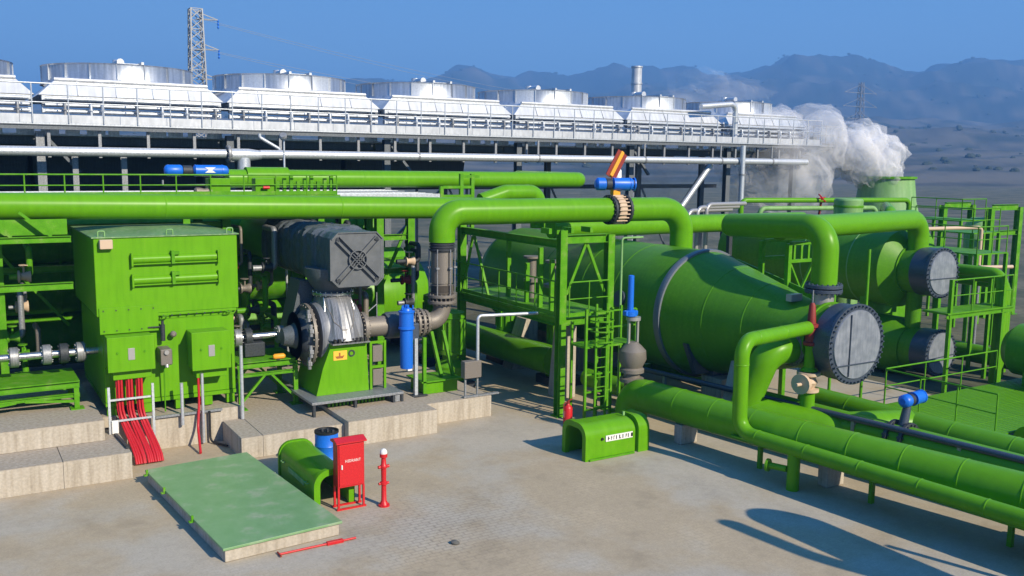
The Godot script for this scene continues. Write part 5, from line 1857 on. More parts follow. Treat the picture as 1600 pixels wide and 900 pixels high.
func build_pipes() -> void:
	var b: MB
	# long pipe across the left half
	var t := pipe_thing("main_pipe", "long thick green pipe crossing above the generator", [Vector3(-5, 6.44, -27), Vector3(15.6, 6.05, -27)], 0.345, 0.3, M.green, 40, "pipe", 5.1)
	# riser over the frame: up from the bellows, across, and down into the large vessel
	t = pipe_thing("crossover_pipe", "green crossover pipe rising from the bellows and bending down onto the vessel", [Vector3(12.92, 5.15, -25.2), Vector3(12.92, 6.05, -25.2), Vector3(18.9, 6.05, -24.8)], 0.4, 0.62, M.green, 40)
	b = MB.new()
	b.tube(bend([Vector3(19.6, 6.05, -24.75), Vector3(22.0, 6.05, -24.6), Vector3(22.0, 4.5, -24.6)], 0.85, 12), 0.4, 40)
	part("run", b, M.green, t)
	b = MB.new()
	b.flange(Vector3(18.95, 6.05, -24.8), Vector3.RIGHT, 0.5, 0.1, 20, 0.03)
	b.flange(Vector3(19.55, 6.05, -24.76), Vector3.RIGHT, 0.5, 0.1, 20, 0.03)
	part("flange_pair", b, M.dark_steel, t)
	b = MB.new()
	b.lathe(Vector3(19.1, 6.05, -24.79), Vector3.RIGHT, [[0.0, 0.44], [0.05, 0.47], [0.25, 0.47], [0.3, 0.44]], 36)
	b.bolts(Vector3(19.25, 6.05, -24.78), Vector3.RIGHT, 0.475, 22, 0.025, 0.44)
	part("butterfly_body", b, M.beige, t)
	# valve gear above
	t = actuator("dark blue actuator pair on the crossover pipe valve", Vector3(19.05, 6.9, -24.8), Vector3(1, 0, 0.35), 0.75, 0.21)
	b = MB.new()
	b.bb(19.05, 19.35, 6.5, 6.75, -24.9, -24.7, 0.02)
	part("mounting", b, M.orange, t)
	b = MB.new()
	b.lathe(Vector3(19.75, 6.9, -24.55), Vector3(1, 0, 0.35), [[0.0, 0.16], [0.05, 0.16], [0.05, 0.22], [0.0, 0.22]], 24, false)
	part("end_ring", b, M.blue, t)
	var ol := thing("relief_cowl", "slanting orange vent cowl above the crossover valve", "cowl", Vector3(19.1, 7.12, -25.0))
	b = MB.new()
	b.beam(Vector3(19.1, 7.15, -25.0), Vector3(19.6, 7.98, -25.0), 0.2, 0.16, 0.04)
	part("channel", b, M.orange, ol)
	for s in [-1.0, 1.0]:
		b = MB.new()
		b.beam(Vector3(19.1 - 0.11 * s, 7.12 + 0.065 * s, -24.97), Vector3(19.6 - 0.11 * s, 7.95 + 0.065 * s, -24.97), 0.03, 0.18)
		part("edge_strip", b, M.red_old, ol)
	b = MB.new()
	b.lathe(Vector3(19.5, 7.05, -25.1), Vector3.UP, [[0.0, 0.15], [0.3, 0.14], [0.4, 0.06]], 14)
	part("air_filter", b, M.white, ol)
	# rear pipe run
	t = pipe_thing("rear_pipe", "green pipe behind the main pipe, bending away at its right end", [Vector3(8.0, 6.94, -31), Vector3(22.3, 6.9, -31), Vector3(22.3, 6.9, -36)], 0.3, 0.45, M.green, 32, "pipe", 4.7)
	b = MB.new()
	b.cyl(Vector3(8.6, 6.98, -31), Vector3(10.0, 6.98, -31), 0.34, -1, 32)
	part("sleeve", b, M.green, t)
	t = pipe_thing("branch_pipe", "stub of green pipe between the main pipe and the crossover", [Vector3(16.2, 6.2, -28.6), Vector3(17.2, 6.5, -28.6), Vector3(18.6, 6.5, -28.6), Vector3(18.6, 5.2, -28.6)], 0.28, 0.4, M.green, 28)
	var sf := thing("saddle_frame", "small green steel saddle frame holding the rear pipe", "pipe support", Vector3(15.7, 5.2, -29.6))
	for x in [15.1, 15.9, 16.35]:
		b = MB.new()
		b.bb(x, x + 0.13, 5.2, 6.7 if x < 15.5 else 7.15, -29.7, -29.58)
		part("post", b, M.green_steel, sf)
	for y in [6.3, 6.62]:
		b = MB.new()
		b.bb(15.23, 16.35, y, y + 0.1, -29.69, -29.59)
		part("beam", b, M.green_steel, sf)
	b = MB.new()
	b.bb(16.03, 16.7, 7.0, 7.1, -29.69, -29.59)
	part("bracket", b, M.green_steel, sf)
	# walkway over the pipes, left
	var wk := thing("pipe_walkway", "green railed walkway above the main pipe at the left", "walkway", Vector3(4, 6.5, -28.6))
	b = MB.new()
	b.bb(-5, 10.9, 6.42, 6.48, -29.4, -28.4)
	part("deck_grating", b, M.green_steel, wk)
	rails(wk, Vector3(-5, 6.48, -28.45), Vector3(10.8, 6.48, -28.45), 0.62, 17, M.green_steel, true)
	for x in [-3.0, 1.2, 6.2, 10.4]:
		column(wk, x, -28.9, 0.0, 6.42, 0.2, M.green_steel)
	for x in [7.2, 8.6]:
		b = MB.new()
		b.bb(x - 0.4, x + 0.25, 6.5, 7.0, -28.9, -28.5, 0.02)
		part("drip_guard", b, M.green, wk)
	for i in 9:
		b = MB.new()
		b.bb(8.9 + i * 0.22, 9.0 + i * 0.22, 6.49, 6.9 + 0.1 * (i % 3), -28.75, -28.65)
		part("cage_bar", b, M.green_steel, wk)
	actuator("bright blue actuator with a white emblem above the main pipe", Vector3(6.45, 7.22, -28.9), Vector3.RIGHT, 1.05, 0.17, true)
	var gp := thing("gauge_line", "rusty gauge fittings on the walkway below the blue actuator", "fitting", Vector3(6.5, 6.5, -28.7))
	b = MB.new()
	b.tube(bend([Vector3(5.5, 6.95, -28.5), Vector3(5.5, 6.78, -28.5), Vector3(6.7, 6.8, -28.5)], 0.05, 3), 0.03, 8)
	part("tube", b, M.steel, gp)
	b = MB.new()
	b.lathe(Vector3(6.4, 6.6, -28.6), Vector3.RIGHT, [[0.0, 0.08], [0.05, 0.14], [0.15, 0.14], [0.3, 0.09], [0.4, 0.12], [0.5, 0.12]], 10)
	part("valve_body", b, M.valve, gp)
	b = MB.new()
	b.cyl(Vector3(8.4, 6.72, -28.38), Vector3(8.6, 6.72, -28.38), 0.05, -1, 8)
	part("red_cap", b, M.red, gp)
	# right hand risers: from the large vessel's nozzle back along the yard, and across to the upper vessel
	t = pipe_thing("vessel_pipe", "thick green pipe rising from the large vessel and running back", [Vector3(21, 4.3, -17.5), Vector3(21, 5.9, -17.5), Vector3(21, 5.72, -21.2)], 0.36, 0.62, M.green, 36)
	b = MB.new()
	b.lathe(Vector3(21, 5.72, -21.1), Vector3(0, 0, -1), [[0.0, 0.36], [0.18, 0.34], [0.28, 0.22], [0.32, 0.0]], 32)
	part("cap_end", b, M.green, t)
	t = pipe_thing("vessel_pipe", "green pipe bridging over to the upper right vessel", [Vector3(21.2, 5.72, -19.4), Vector3(30.0, 5.72, -20.9), Vector3(30.0, 4.6, -20.9)], 0.36, 0.7, M.green, 36)
	# background pipe runs
	pipe_thing("background_pipe", "dim green pipe running behind the cone of the large vessel", [Vector3(18.5, 5.25, -27.6), Vector3(31.5, 5.25, -27.6)], 0.36, 0.3, M.green, 28)
	pipe_thing("background_pipe", "thin dark green pipe run far behind at the right", [Vector3(33.5, 5.2, -33.2), Vector3(33.5, 5.85, -33.2), Vector3(43.5, 5.85, -31), Vector3(43.5, 5.2, -31)], 0.13, 0.3, M.green, 14)
	pipe_thing("background_pipe", "lower thin green pipe run far behind at the right", [Vector3(34.6, 4.6, -33.0), Vector3(34.6, 5.45, -33.0), Vector3(41.5, 5.45, -31.5), Vector3(41.5, 4.6, -31.5)], 0.12, 0.3, M.green_pale, 14)
	pipe_thing("lower_pipe", "thick green pipe lying behind the frame under the walkway", [Vector3(17.3, 0.95, -25.4), Vector3(16.7, 0.95, -35)], 0.5, 0.3, M.green, 32)
	# ground pipes at the right
	t = pipe_thing("ground_pipe", "thick green pipe running along the ground to the right edge", [Vector3(16.75, 0.3, -20.6), Vector3(16.75, 1.0, -20.6), Vector3(17.38, 1.0, -15.5), Vector3(18.95, 1.0, -7.0)], 0.47, 0.5, M.green, 40, "pipe", 1.25)
	for z in [-18.6, -14.3, -9.5]:
		b = MB.new()
		var xx := lerpf(16.9, 19.0, (z + 19.5) / 12.0)
		b.bb(xx - 0.3, xx + 0.3, 0.0, 0.55, z - 0.15, z + 0.15, 0.02)
		part("support_block", b, M.concrete, t)
	t = pipe_thing("bent_pipe", "slim glossy green pipe bending down and along the ground pipe", [Vector3(19.85, 3.22, -17.0), Vector3(16.5, 3.32, -16.1), Vector3(16.58, 1.0, -16.15), Vector3(17.45, 0.98, -6.0)], 0.185, 0.42, M.green, 26, "pipe", 1.4)
	b = MB.new()
	b.cyl(Vector3(16.72, 0.0, -14.5), Vector3(16.72, 0.95, -14.5), 0.15, -1, 16)
	part("support_post", b, M.green, t)
	b = MB.new()
	b.cyl(Vector3(16.6, 0.5, -14.6), Vector3(16.45, 0.5, -15.0), 0.08, -1, 12)
	b.lathe(Vector3(16.45, 0.5, -15.0), Vector3(-0.35, 0, -1), [[0.0, 0.16], [0.06, 0.16]], 12)
	part("drain_stub", b, M.green, t)
	t = pipe_thing("skid_pipe", "green pipe behind the handrail with a blue valve", [Vector3(20.2, 0.62, -19.3), Vector3(21.4, 0.62, -7.0)], 0.4, 0.3, M.green, 32)
	b = MB.new()
	b.flange(Vector3(20.65, 0.62, -14.7), Vector3(0.1, 0, 1), 0.5, 0.1, 16, 0.03)
	b.flange(Vector3(20.7, 0.62, -14.3), Vector3(0.1, 0, 1), 0.5, 0.1, 16, 0.03)
	part("flange_pair", b, M.dark_steel, t)
	b = MB.new()
	b.cyl(Vector3(20.7, 0.9, -14.5), Vector3(20.85, 1.5, -14.5), 0.13, 0.1, 12)
	part("valve_neck", b, M.flange_dark, t)
	actuator("blue horizontal actuator above the pipe at the lower right", Vector3(21.0, 1.66, -14.5), Vector3(1, 0.02, -0.1), 0.55, 0.17)
	t = thing("guard_rail", "low dark handrail tube beside the ground pipe", "handrail", Vector3(19.9, 0, -17))
	b = MB.new()
	b.tube([Vector3(18.9, 0.98, -24.0), Vector3(19.55, 0.98, -19.9), Vector3(20.3, 0.98, -14.9), Vector3(21.0, 0.98, -9)], 0.085, 12)
	part("tube", b, M.flange_dark, t)
	for q in [[19.2, -22.0], [19.85, -18.0], [20.2, -15.6], [20.55, -12.8]]:
		b = MB.new()
		b.bb(q[0] - 0.05, q[0] + 0.05, 0.0, 0.92, q[1] - 0.05, q[1] + 0.05)
		part("post", b, M.steel, t)
	# plate added between the two ground pipes to join their shadows, and a second line behind them
	t = thing("shade_tray", "narrow green plate added to join the shadows of the slim pipe and the thick ground pipe", "shade plate", Vector3(17.2, 0, -12))
	b = MB.new()
	b.prism(PackedVector2Array([Vector2(16.7, -16.6), Vector2(17.2, -16.6), Vector2(18.75, -6.6), Vector2(17.35, -6.6)]), Vector3(0, 0.76, 0), Vector3.RIGHT, Vector3.BACK, Vector3(0, 0.03, 0))
	part("tray", b, M.green_steel, t)
	for z in [-16.0, -13.0, -10.0, -7.5]:
		b = MB.new()
		var tx := lerpf(17.12, 18.5, (z + 16.6) / 10.0)
		b.bb(tx - 0.05, tx + 0.05, 0.0, 0.758, z - 0.05, z + 0.05)
		part("leg", b, M.green_steel, t)
	t = pipe_thing("drain_line", "green pipe between the thick ground pipe and the low handrail", [Vector3(18.0, 0.5, -24.5), Vector3(18.5, 0.5, -18.6), Vector3(20.0, 0.5, -7.0)], 0.3, 0.5, M.green, 24, "pipe", 1.7)
	t = thing("vessel_skid", "low steel skid under the large vessel", "skid", Vector3(21, 0, -24))
	for x in [19.9, 22.1]:
		girder(t, Vector3(x, 0.16, -33.0), Vector3(x, 0.16, -16.6), 0.2, 0.3, M.green_steel)
	for k in 8:
		if k in [1, 4, 6]: continue
		girder(t, Vector3(20.01, 0.16, -32.6 + k * 2.2), Vector3(21.99, 0.16, -32.6 + k * 2.2), 0.16, 0.24, M.green_steel)
	# elbow coming off the side of the large vessel
	t = pipe_thing("side_elbow", "short fat green elbow on the side of the large vessel", [Vector3(20.3, 2.5, -17.7), Vector3(19.2, 2.5, -17.75), Vector3(18.95, 0.9, -18.3)], 0.4, 0.55, M.green, 30)
	b = MB.new()
	b.flange(Vector3(20.05, 2.5, -17.7), Vector3.RIGHT, 0.5, 0.1, 14, 0.028)
	part("flange", b, M.valve, t)
	t = pipe_thing("return_pipe", "dark green pipe under the large vessel's end", [Vector3(18.95, 0.75, -18.3), Vector3(20.2, 0.55, -16.3), Vector3(22.4, 0.55, -15.5)], 0.42, 0.6, M.green, 28)
	# relief valve
	t = thing("relief_valve", "faded red relief valve standing on a grey valve body", "valve", Vector3(20.0, 1.4, -17.0))
	b = MB.new()
	b.lathe(Vector3(20, 2.72, -17.0), Vector3.UP, [[0.0, 0.12], [0.02, 0.2], [0.1, 0.2], [0.12, 0.15], [0.5, 0.14], [0.52, 0.19], [0.6, 0.19], [0.62, 0.12], [1.1, 0.09], [1.18, 0.05]], 18)
	part("bonnet", b, M.red_old, t)
	b = MB.new()
	b.cyl(Vector3(20, 3.9, -17.0), Vector3(20, 4.25, -17.0), 0.02, -1, 6)
	part("spindle", b, M.steel, t)
	b = MB.new()
	b.lathe(Vector3(20, 2.02, -17.0), Vector3.UP, [[0.0, 0.24], [0.1, 0.15], [0.62, 0.13], [0.7, 0.17]], 18)
	part("neck", b, M.green, t)
	b = MB.new()
	b.lathe(Vector3(20, 1.45, -17.0), Vector3.UP, [[0.0, 0.3], [0.08, 0.3], [0.1, 0.17], [0.26, 0.25], [0.4, 0.18], [0.46, 0.32], [0.54, 0.32]], 18)
	b.lathe(Vector3(20, 1.7, -17.0), Vector3(-1, 0, 0.2), [[0.0, 0.2], [0.3, 0.19], [0.32, 0.28], [0.42, 0.28]], 16)
	b.cyl(Vector3(19.6, 1.7, -16.9), Vector3(19.35, 1.72, -16.85), 0.05, -1, 8)
	part("valve_body", b, M.beige, t)
	b = MB.new()
	b.cyl(Vector3(20, 0.6, -17.0), Vector3(20, 1.45, -17.0), 0.2, -1, 16)
	part("stub", b, M.green, t)
	# grey control valve with a blue cylinder behind the ladder tower
	t = thing("control_valve", "grey control valve with a tall thin blue cylinder beside the ladder", "valve", Vector3(17.1, 0.4, -21.0))
	b = MB.new()
	b.lathe(Vector3(17.05, 0.7, -21), Vector3.UP, [[0.0, 0.22], [0.5, 0.22], [0.52, 0.36], [0.62, 0.36], [0.66, 0.24], [0.78, 0.24], [0.8, 0.36], [0.9, 0.36], [0.95, 0.3], [1.2, 0.42], [1.45, 0.4], [1.6, 0.26], [1.7, 0.14]], 22)
	part("valve_body", b, M.valve, t)
	b = MB.new()
	for s in [-1.0, 1.0]: b.bb(17.05 + s * 0.16 - 0.03, 17.05 + s * 0.16 + 0.03, 2.3, 3.1, -21.04, -20.96)
	b.lathe(Vector3(17.05, 3.05, -21), Vector3.UP, [[0.0, 0.22], [0.1, 0.22]], 14)
	part("yoke", b, M.plate, t)
	b = MB.new()
	b.lathe(Vector3(16.93, 3.16, -21), Vector3.UP, [[0.0, 0.14], [0.03, 0.2], [0.16, 0.2], [0.2, 0.09], [1.2, 0.085], [1.22, 0.05]], 18)
	b.bb(16.7, 17.15, 3.2, 3.34, -21.08, -20.9, 0.02)
	part("cylinder", b, M.blue, t)

func build_steelwork() -> void:
	var b: MB
	var g: Material = M.green_steel
	# frame carrying the upper walkway
	var t := thing("steel_gantry", "tall green steel frame with an A brace in front of the vessel", "steel frame", Vector3(16.4, 0, -22.5))
	for q in [[15.5, -22.5], [17.25, -22.5], [15.5, -28.7]]:
		column(t, q[0], q[1], 0.0, 5.62 if q[0] < 16.0 and q[1] > -25 else 5.45, 0.24, g)
	girder(t, Vector3(15.62, 5.35, -22.5), Vector3(17.13, 5.35, -22.5), 0.2, 0.26, g)
	girder(t, Vector3(15.62, 2.88, -22.5), Vector3(17.13, 2.88, -22.5), 0.2, 0.22, g)
	girder(t, Vector3(15.5, 5.2, -22.62), Vector3(15.5, 5.2, -28.58), 0.2, 0.24, g)
	girder(t, Vector3(15.5, 2.86, -22.62), Vector3(15.5, 2.86, -28.58), 0.2, 0.24, g)
	brace(t, Vector3(16.36, 5.2, -22.5), Vector3(15.68, 3.7, -22.5), 0.09, g)
	brace(t, Vector3(16.4, 5.2, -22.5), Vector3(17.08, 3.7, -22.5), 0.09, g)
	brace(t, Vector3(15.5, 5.05, -27.9), Vector3(15.5, 3.1, -28.6), 0.08, g)
	brace(t, Vector3(15.5, 5.05, -27.8), Vector3(15.5, 3.1, -26.8), 0.08, g)
	for x in [15.2, 16.0, 16.7]:
		b = MB.new()
		b.bb(x, x + 0.1, 5.5, 5.66, -22.9 - x * 0.02, -22.75)
		part("bracket", b, g, t)
	t = thing("upper_walkway", "green railed walkway in shade along the large vessel", "walkway", Vector3(16.3, 2.98, -25.6))
	b = MB.new()
	b.bb(15.4, 17.6, 2.985, 3.03, -29.4, -22.64)
	part("deck_grating", b, g, t)
	rails(t, Vector3(15.44, 3.03, -22.75), Vector3(15.44, 3.03, -29.3), 1.05, 7, g)
	rails(t, Vector3(15.66, 3.03, -22.3), Vector3(17.1, 3.03, -22.3), 1.05, 3, g)
	for q in [[16.0, -24.4, 1.9], [16.2, -25.5, 1.3], [16.4, -27.0, 1.9], [15.9, -23.6, 1.6]]:
		b = MB.new()
		b.bb(q[0] - 0.07, q[0] + 0.07, 3.03, 3.03 + q[2], q[1] - 0.05, q[1] + 0.05)
		part("stanchion", b, g, t)
	for q in [[16.8, -24.8, 0.35], [16.9, -26.3, 0.28]]:
		b = MB.new()
		b.lathe(Vector3(q[0], 3.03, q[1]), Vector3.UP, [[0.0, 0.12], [0.5, 0.12], [0.55, q[2]], [0.65, q[2]], [0.7, 0.15], [1.3, 0.15], [1.35, 0.3], [1.42, 0.3]], 14)
		part("instrument_valve", b, M.valve, t)
	# ladder tower
	t = thing("ladder_tower", "narrow green access tower with a ladder and small platform", "access tower", Vector3(16.3, 0, -21.4))
	for x in [15.5, 16.42]:
		for z in [-21.2, -21.9]:
			b = MB.new()
			b.bb(x - 0.035, x + 0.035, 0.0, 3.45 if z > -21.5 else 3.0, z - 0.035, z + 0.035)
			part("post", b, g, t)
	for x in [17.3]:
		for z in [-21.2, -21.9]:
			b = MB.new()
			b.bb(x - 0.03, x + 0.03, 0.0, 3.35, z - 0.03, z + 0.03)
			part("post", b, g, t)
	b = MB.new()
	b.bb(15.46, 17.34, 2.3, 2.36, -21.94, -21.16)
	part("platform", b, g, t)
	for y in [0.45, 0.98, 1.5]:
		b = MB.new()
		b.bb(15.54, 16.38, y, y + 0.05, -21.22, -21.18)
		part("tie_bar", b, g, t)
	b = MB.new()
	b.bb(16.46, 17.27, 0.3, 0.37, -21.23, -21.17)
	part("tie_bar", b, g, t)
	for y in [2.85, 3.33]:
		b = MB.new()
		b.bb(15.5, 17.3, y, y + 0.045, -21.215, -21.175)
		part("hand_rail", b, g, t)
	for x in [15.78, 16.16]:
		b = MB.new()
		b.bb(x - 0.03, x + 0.03, 0.0, 3.6, -21.12, -21.07)
		part("ladder_rail", b, g, t)
	for i in 11:
		b = MB.new()
		b.cyl(Vector3(15.8, 0.28 + i * 0.29, -21.095), Vector3(16.14, 0.28 + i * 0.29, -21.095), 0.016, -1, 6)
		part("rung", b, g, t)
	for i in 4:
		b = MB.new()
		b.lathe(Vector3(15.97, 2.5 + i * 0.3, -21.1), Vector3.UP, [[0.0, 0.36], [0.04, 0.36], [0.04, 0.34], [0.0, 0.34]], 12, false, -0.2, PI + 0.2)
		part("cage_hoop", b, g, t)
	b = MB.new()
	b.tube(bend([Vector3(17.5, 0.5, -22.2), Vector3(17.5, 5.35, -22.2), Vector3(18.3, 5.35, -22.2)], 0.1, 4), 0.035, 8)
	var vp := thing("instrument_pipe", "thin pale pipe bent at the top beside the green frame", "pipe", Vector3(17.5, 0.5, -22.2))
	part("run", b, M.green_pale, vp)
	# pipe rack behind turbine and generator
	t = thing("pipe_rack", "green steel pipe rack standing behind the generator and turbine", "pipe rack", Vector3(7, 0, -32))
	for x in [-3.0, 0.6, 7.7, 11.7, 13.0, 14.2]:
		column(t, x, -30.2, 0.0, 6.3, 0.26, g)
		column(t, x, -34.0, 0.0, 6.3, 0.26, g)
		girder(t, Vector3(x, 6.1, -30.35), Vector3(x, 6.1, -33.85), 0.2, 0.24, g)
	for y in [5.5, 4.3]:
		girder(t, Vector3(-4, y, -30.2), Vector3(0.45, y, -30.2), 0.18, 0.2, g)
		girder(t, Vector3(0.75, y, -30.2), Vector3(7.55, y, -30.2), 0.18, 0.2, g)
		girder(t, Vector3(11.85, y - 0.6, -30.2), Vector3(14.05, y - 0.6, -30.2), 0.18, 0.2, g)
	brace(t, Vector3(0.9, 5.3, -30.2), Vector3(3.0, 2.6, -30.2), 0.12, g)
	brace(t, Vector3(11.9, 5.3, -30.2), Vector3(12.9, 3.2, -30.2), 0.1, g)
	brace(t, Vector3(13.1, 3.2, -30.2), Vector3(14.1, 5.3, -30.2), 0.1, g)
	# solid trays added on the rack, edge to edge, to shade the ducts behind
	for k in 8:
		b = MB.new()
		var z0 := -34.2 + k * 0.6
		b.bb(-5, 15, 6.32, 6.35, z0, z0 + 0.57)
		b.bb(-5, 15, 6.35, 6.45, z0, z0 + 0.02)
		b.bb(-5, 15, 6.35, 6.45, z0 + 0.55, z0 + 0.57)
		part("shade_tray", b, M.galv, t)
	t = thing("beam_gantry", "green beams left of the generator housing", "steel frame", Vector3(1.5, 1.16, -26.6))
	girder(t, Vector3(-3, 5.5, -26.2), Vector3(2.75, 5.5, -26.2), 0.14, 0.16, g)
	girder(t, Vector3(-3, 4.3, -26.2), Vector3(2.75, 4.3, -26.2), 0.14, 0.18, g)
	column(t, 0.5, -26.2, 1.16, 5.9, 0.18, g)
	for x in [1.4, 2.3]:
		brace(t, Vector3(x, 5.58, -26.2), Vector3(x - 0.7, 6.2, -26.2), 0.1, g)
	b = MB.new()
	b.bb(-3, 2.7, 5.6, 6.0, -26.5, -26.42)
	part("edge_plate", b, g, t)
	# dark feed tanks and lagged lines filling the shade behind
	for q in [[-1.5, 2.6, -33.0, 1.5, 5.5, "round green feed tank left of the generator housing"], [6.5, 2.3, -33.0, 1.35, 5.0, "round green feed tank behind the gap beside the generator"], [14.5, 2.2, -34.5, 1.5, 4.6, "round green feed tank behind the inlet riser"]]:
		t = thing("feed_tank", q[5], "tank", Vector3(q[0], 0.3, q[2]))
		b = MB.new()
		b.lathe(Vector3(q[0] - q[4] * 0.5, q[1], q[2]), Vector3.RIGHT, [[0.0, 0.0], [0.1, q[3] * 0.6], [0.4, q[3] * 0.93], [0.7, q[3]], [q[4] - 0.7, q[3]], [q[4] - 0.4, q[3] * 0.93], [q[4] - 0.1, q[3] * 0.6], [q[4], 0.0]], 36, false)
		part("shell", b, M.green, t)
		for s in [-0.3, 0.3]:
			b = MB.new()
			b.bb(q[0] + q[4] * s - 0.15, q[0] + q[4] * s + 0.15, 0.0, q[1] - q[3] * 0.7, q[2] - 0.9, q[2] + 0.9)
			part("saddle", b, M.dark_steel, t)
	rng.seed = 91
	var tint := [M.dark_steel, M.valve, M.green_steel, M.steel]
	var spots := ["low at the left edge", "left of the generator housing", "right of the generator housing", "behind the shaft", "beside the turbine", "under the exhaust duct", "behind the blue upright actuator", "behind the inlet riser"]
	for i in 8:
		var x: float = [-0.6, 1.6, 7.0, 7.9, 8.6, 11.2, 12.0, 13.9][i]
		t = thing("auxiliary_pipes", "tangle of small dark pipes and valves " + spots[i], "pipes", Vector3(x, 0, -29.0))
		for k in 5:
			b = MB.new()
			var y := 1.2 + k * 0.75 + rng.randf_range(-0.2, 0.2)
			var z := -28.6 - rng.randf_range(0.0, 1.4)
			var xx := x + rng.randf_range(-0.3, 0.3)
			var w := rng.randf_range(0.5, 1.3)
			var up := rng.randf_range(0.5, 1.4)
			b.tube(bend([Vector3(xx - w * 0.5, y, z), Vector3(xx + w * 0.3, y, z), Vector3(xx + w * 0.3, y + up, z), Vector3(xx + w * 0.3, y + up, z - 1.0)], 0.12, 4), rng.randf_range(0.04, 0.1), 10)
			part("pipe", b, tint[rng.randi_range(0, 3)], t)
			b = MB.new()
			b.lathe(Vector3(xx - w * 0.2, y, z), Vector3.RIGHT, [[0.0, 0.08], [0.02, 0.17], [0.06, 0.17], [0.1, 0.1], [0.22, 0.12], [0.3, 0.17], [0.34, 0.17]], 12)
			b.cyl(Vector3(xx - w * 0.2 + 0.17, y, z), Vector3(xx - w * 0.2 + 0.17, y + 0.3, z), 0.03, -1, 6)
			b.lathe(Vector3(xx - w * 0.2 + 0.17, y + 0.3, z), Vector3.UP, [[0.0, 0.13], [0.025, 0.13]], 12)
			part("valve", b, [M.valve, M.green_steel, M.dark_steel, M.red_old, M.beige][rng.randi_range(0, 4)], t)
	# dark vapour ducts towards the condenser, and pumps in the shade of the walkway
	for k in 3:
		t = thing("vapour_duct", ["lowest", "middle", "topmost"][k] + " of the green horizontal vapour ducts behind the pipe rack", "duct", Vector3(4.5, [0.2, 2.1, 3.9][k], -36.0))
		b = MB.new()
		b.cyl(Vector3(-9, [1.2, 3.05, 4.75][k], -36.2 + 0.25 * k), Vector3([16.8, 16.4, 15.2][k], [1.2, 3.05, 4.75][k], -36.2 + 0.25 * k), [0.98, 0.93, 0.85][k], -1, 32)
		part("run", b, M.green_steel, t)
		for i in 9:
			b = MB.new()
			b.lathe(Vector3(-7.5 + i * 2.7, [1.2, 3.05, 4.75][k], -36.2 + 0.25 * k), Vector3.RIGHT, [[0.0, 0.9], [0.0, 1.03 - 0.05 * k], [0.08, 1.03 - 0.05 * k], [0.08, 0.9]], 32, false)
			part("stiffening_ring", b, M.green_steel, t)
	for k in 4:
		var px: float = [14.3, 15.6, 17.9, 18.2][k]
		var pz: float = [-27.2, -31.0, -26.0, -30.0][k]
		t = thing("feed_pump", ["green feed pump with an upright motor behind the junction box", "green feed pump with an upright motor under the far end of the upper walkway", "green feed pump with an upright motor between walkway and large vessel", "green feed pump with an upright motor beside the rear vessel pedestal"][k], "pump", Vector3(px, 0, pz))
		b = MB.new()
		b.bb(px - 0.6, px + 0.6, 0.0, 0.3, pz - 0.6, pz + 0.6, 0.02)
		part("base", b, M.dark_steel, t)
		b = MB.new()
		b.lathe(Vector3(px, 0.3, pz), Vector3.UP, [[0.0, 0.5], [0.5, 0.55], [0.7, 0.3], [0.85, 0.3], [0.9, 0.45], [1.0, 0.45]], 20)
		part("casing", b, M.green_steel, t)
		b = MB.new()
		b.lathe(Vector3(px, 1.3, pz), Vector3.UP, [[0.0, 0.42], [1.1, 0.42], [1.12, 0.46], [1.3, 0.44], [1.38, 0.2]], 20)
		for i in 14:
			var a := TAU * i / 14
			b.box(Vector3(px + cos(a) * 0.44, 1.85, pz + sin(a) * 0.44), Vector3(0.06, 0.95, 0.02), Basis(Vector3.UP, -a))
		part("motor", b, M.green_steel, t)
	# drum vessel outside the picture on the right: its shadow falls on the yard
	t = thing("drum_vessel", "small horizontal green drum vessel on legs beyond the right edge", "vessel", Vector3(17.0, 0, -5.5))
	b = MB.new()
	b.lathe(Vector3(16.55, 3.0, -8.6), Vector3.BACK, [[0.0, 0.0], [0.05, 0.3], [0.2, 0.5], [0.4, 0.58], [4.6, 0.58], [4.8, 0.5], [4.95, 0.3], [5.0, 0.0]], 32, false)
	part("shell", b, M.green, t)
	b = MB.new()
	b.tube(bend([Vector3(16.3, 5.0, -5.5), Vector3(16.5, 5.0, -3.4), Vector3(16.75, 3.4, -3.4)], 0.35, 5), 0.2, 16)
	part("vent_pipe", b, M.green, t)
	for z in [-7.0, -4.4]:
		for x in [16.4, 17.1]:
			b = MB.new()
			b.bb(x - 0.06, x + 0.06, 0.0, 2.6, z - 0.06, z + 0.06)
			part("leg", b, g, t)
	# frame under the right hand pipe
	t = thing("support_tower", "green lattice support under the thick pipe right of the cone", "support tower", Vector3(22.6, 0, -20.6))
	for q in [[22.2, -21.0], [23.4, -21.0], [22.2, -19.9], [23.4, -19.9]]:
		b = MB.new()
		b.bb(q[0] - 0.07, q[0] + 0.07, 0.0, 5.2, q[1] - 0.07, q[1] + 0.07)
		part("post", b, g, t)
	for y in [4.6, 5.15]:
		for z in [-21.0, -19.9]:
			b = MB.new()
			b.bb(22.27, 23.33, y, y + 0.1, z - 0.05, z + 0.05)
			part("beam", b, g, t)
	for k in 3:
		b = MB.new()
		b.bb(22.4 + k * 0.32, 22.48 + k * 0.32, 4.7, 5.15, -19.93, -19.87)
		part("grid_bar", b, g, t)
	brace(t, Vector3(22.3, 4.55, -19.9), Vector3(23.3, 2.9, -19.9), 0.08, g)
	brace(t, Vector3(23.3, 4.55, -19.9), Vector3(22.3, 2.9, -19.9), 0.08, g)
	# platform at the right
	t = thing("vessel_platform", "green grated platform with railings in front of the right hand vessels", "platform", Vector3(26.3, 0, -16))
	b = MB.new()
	pass
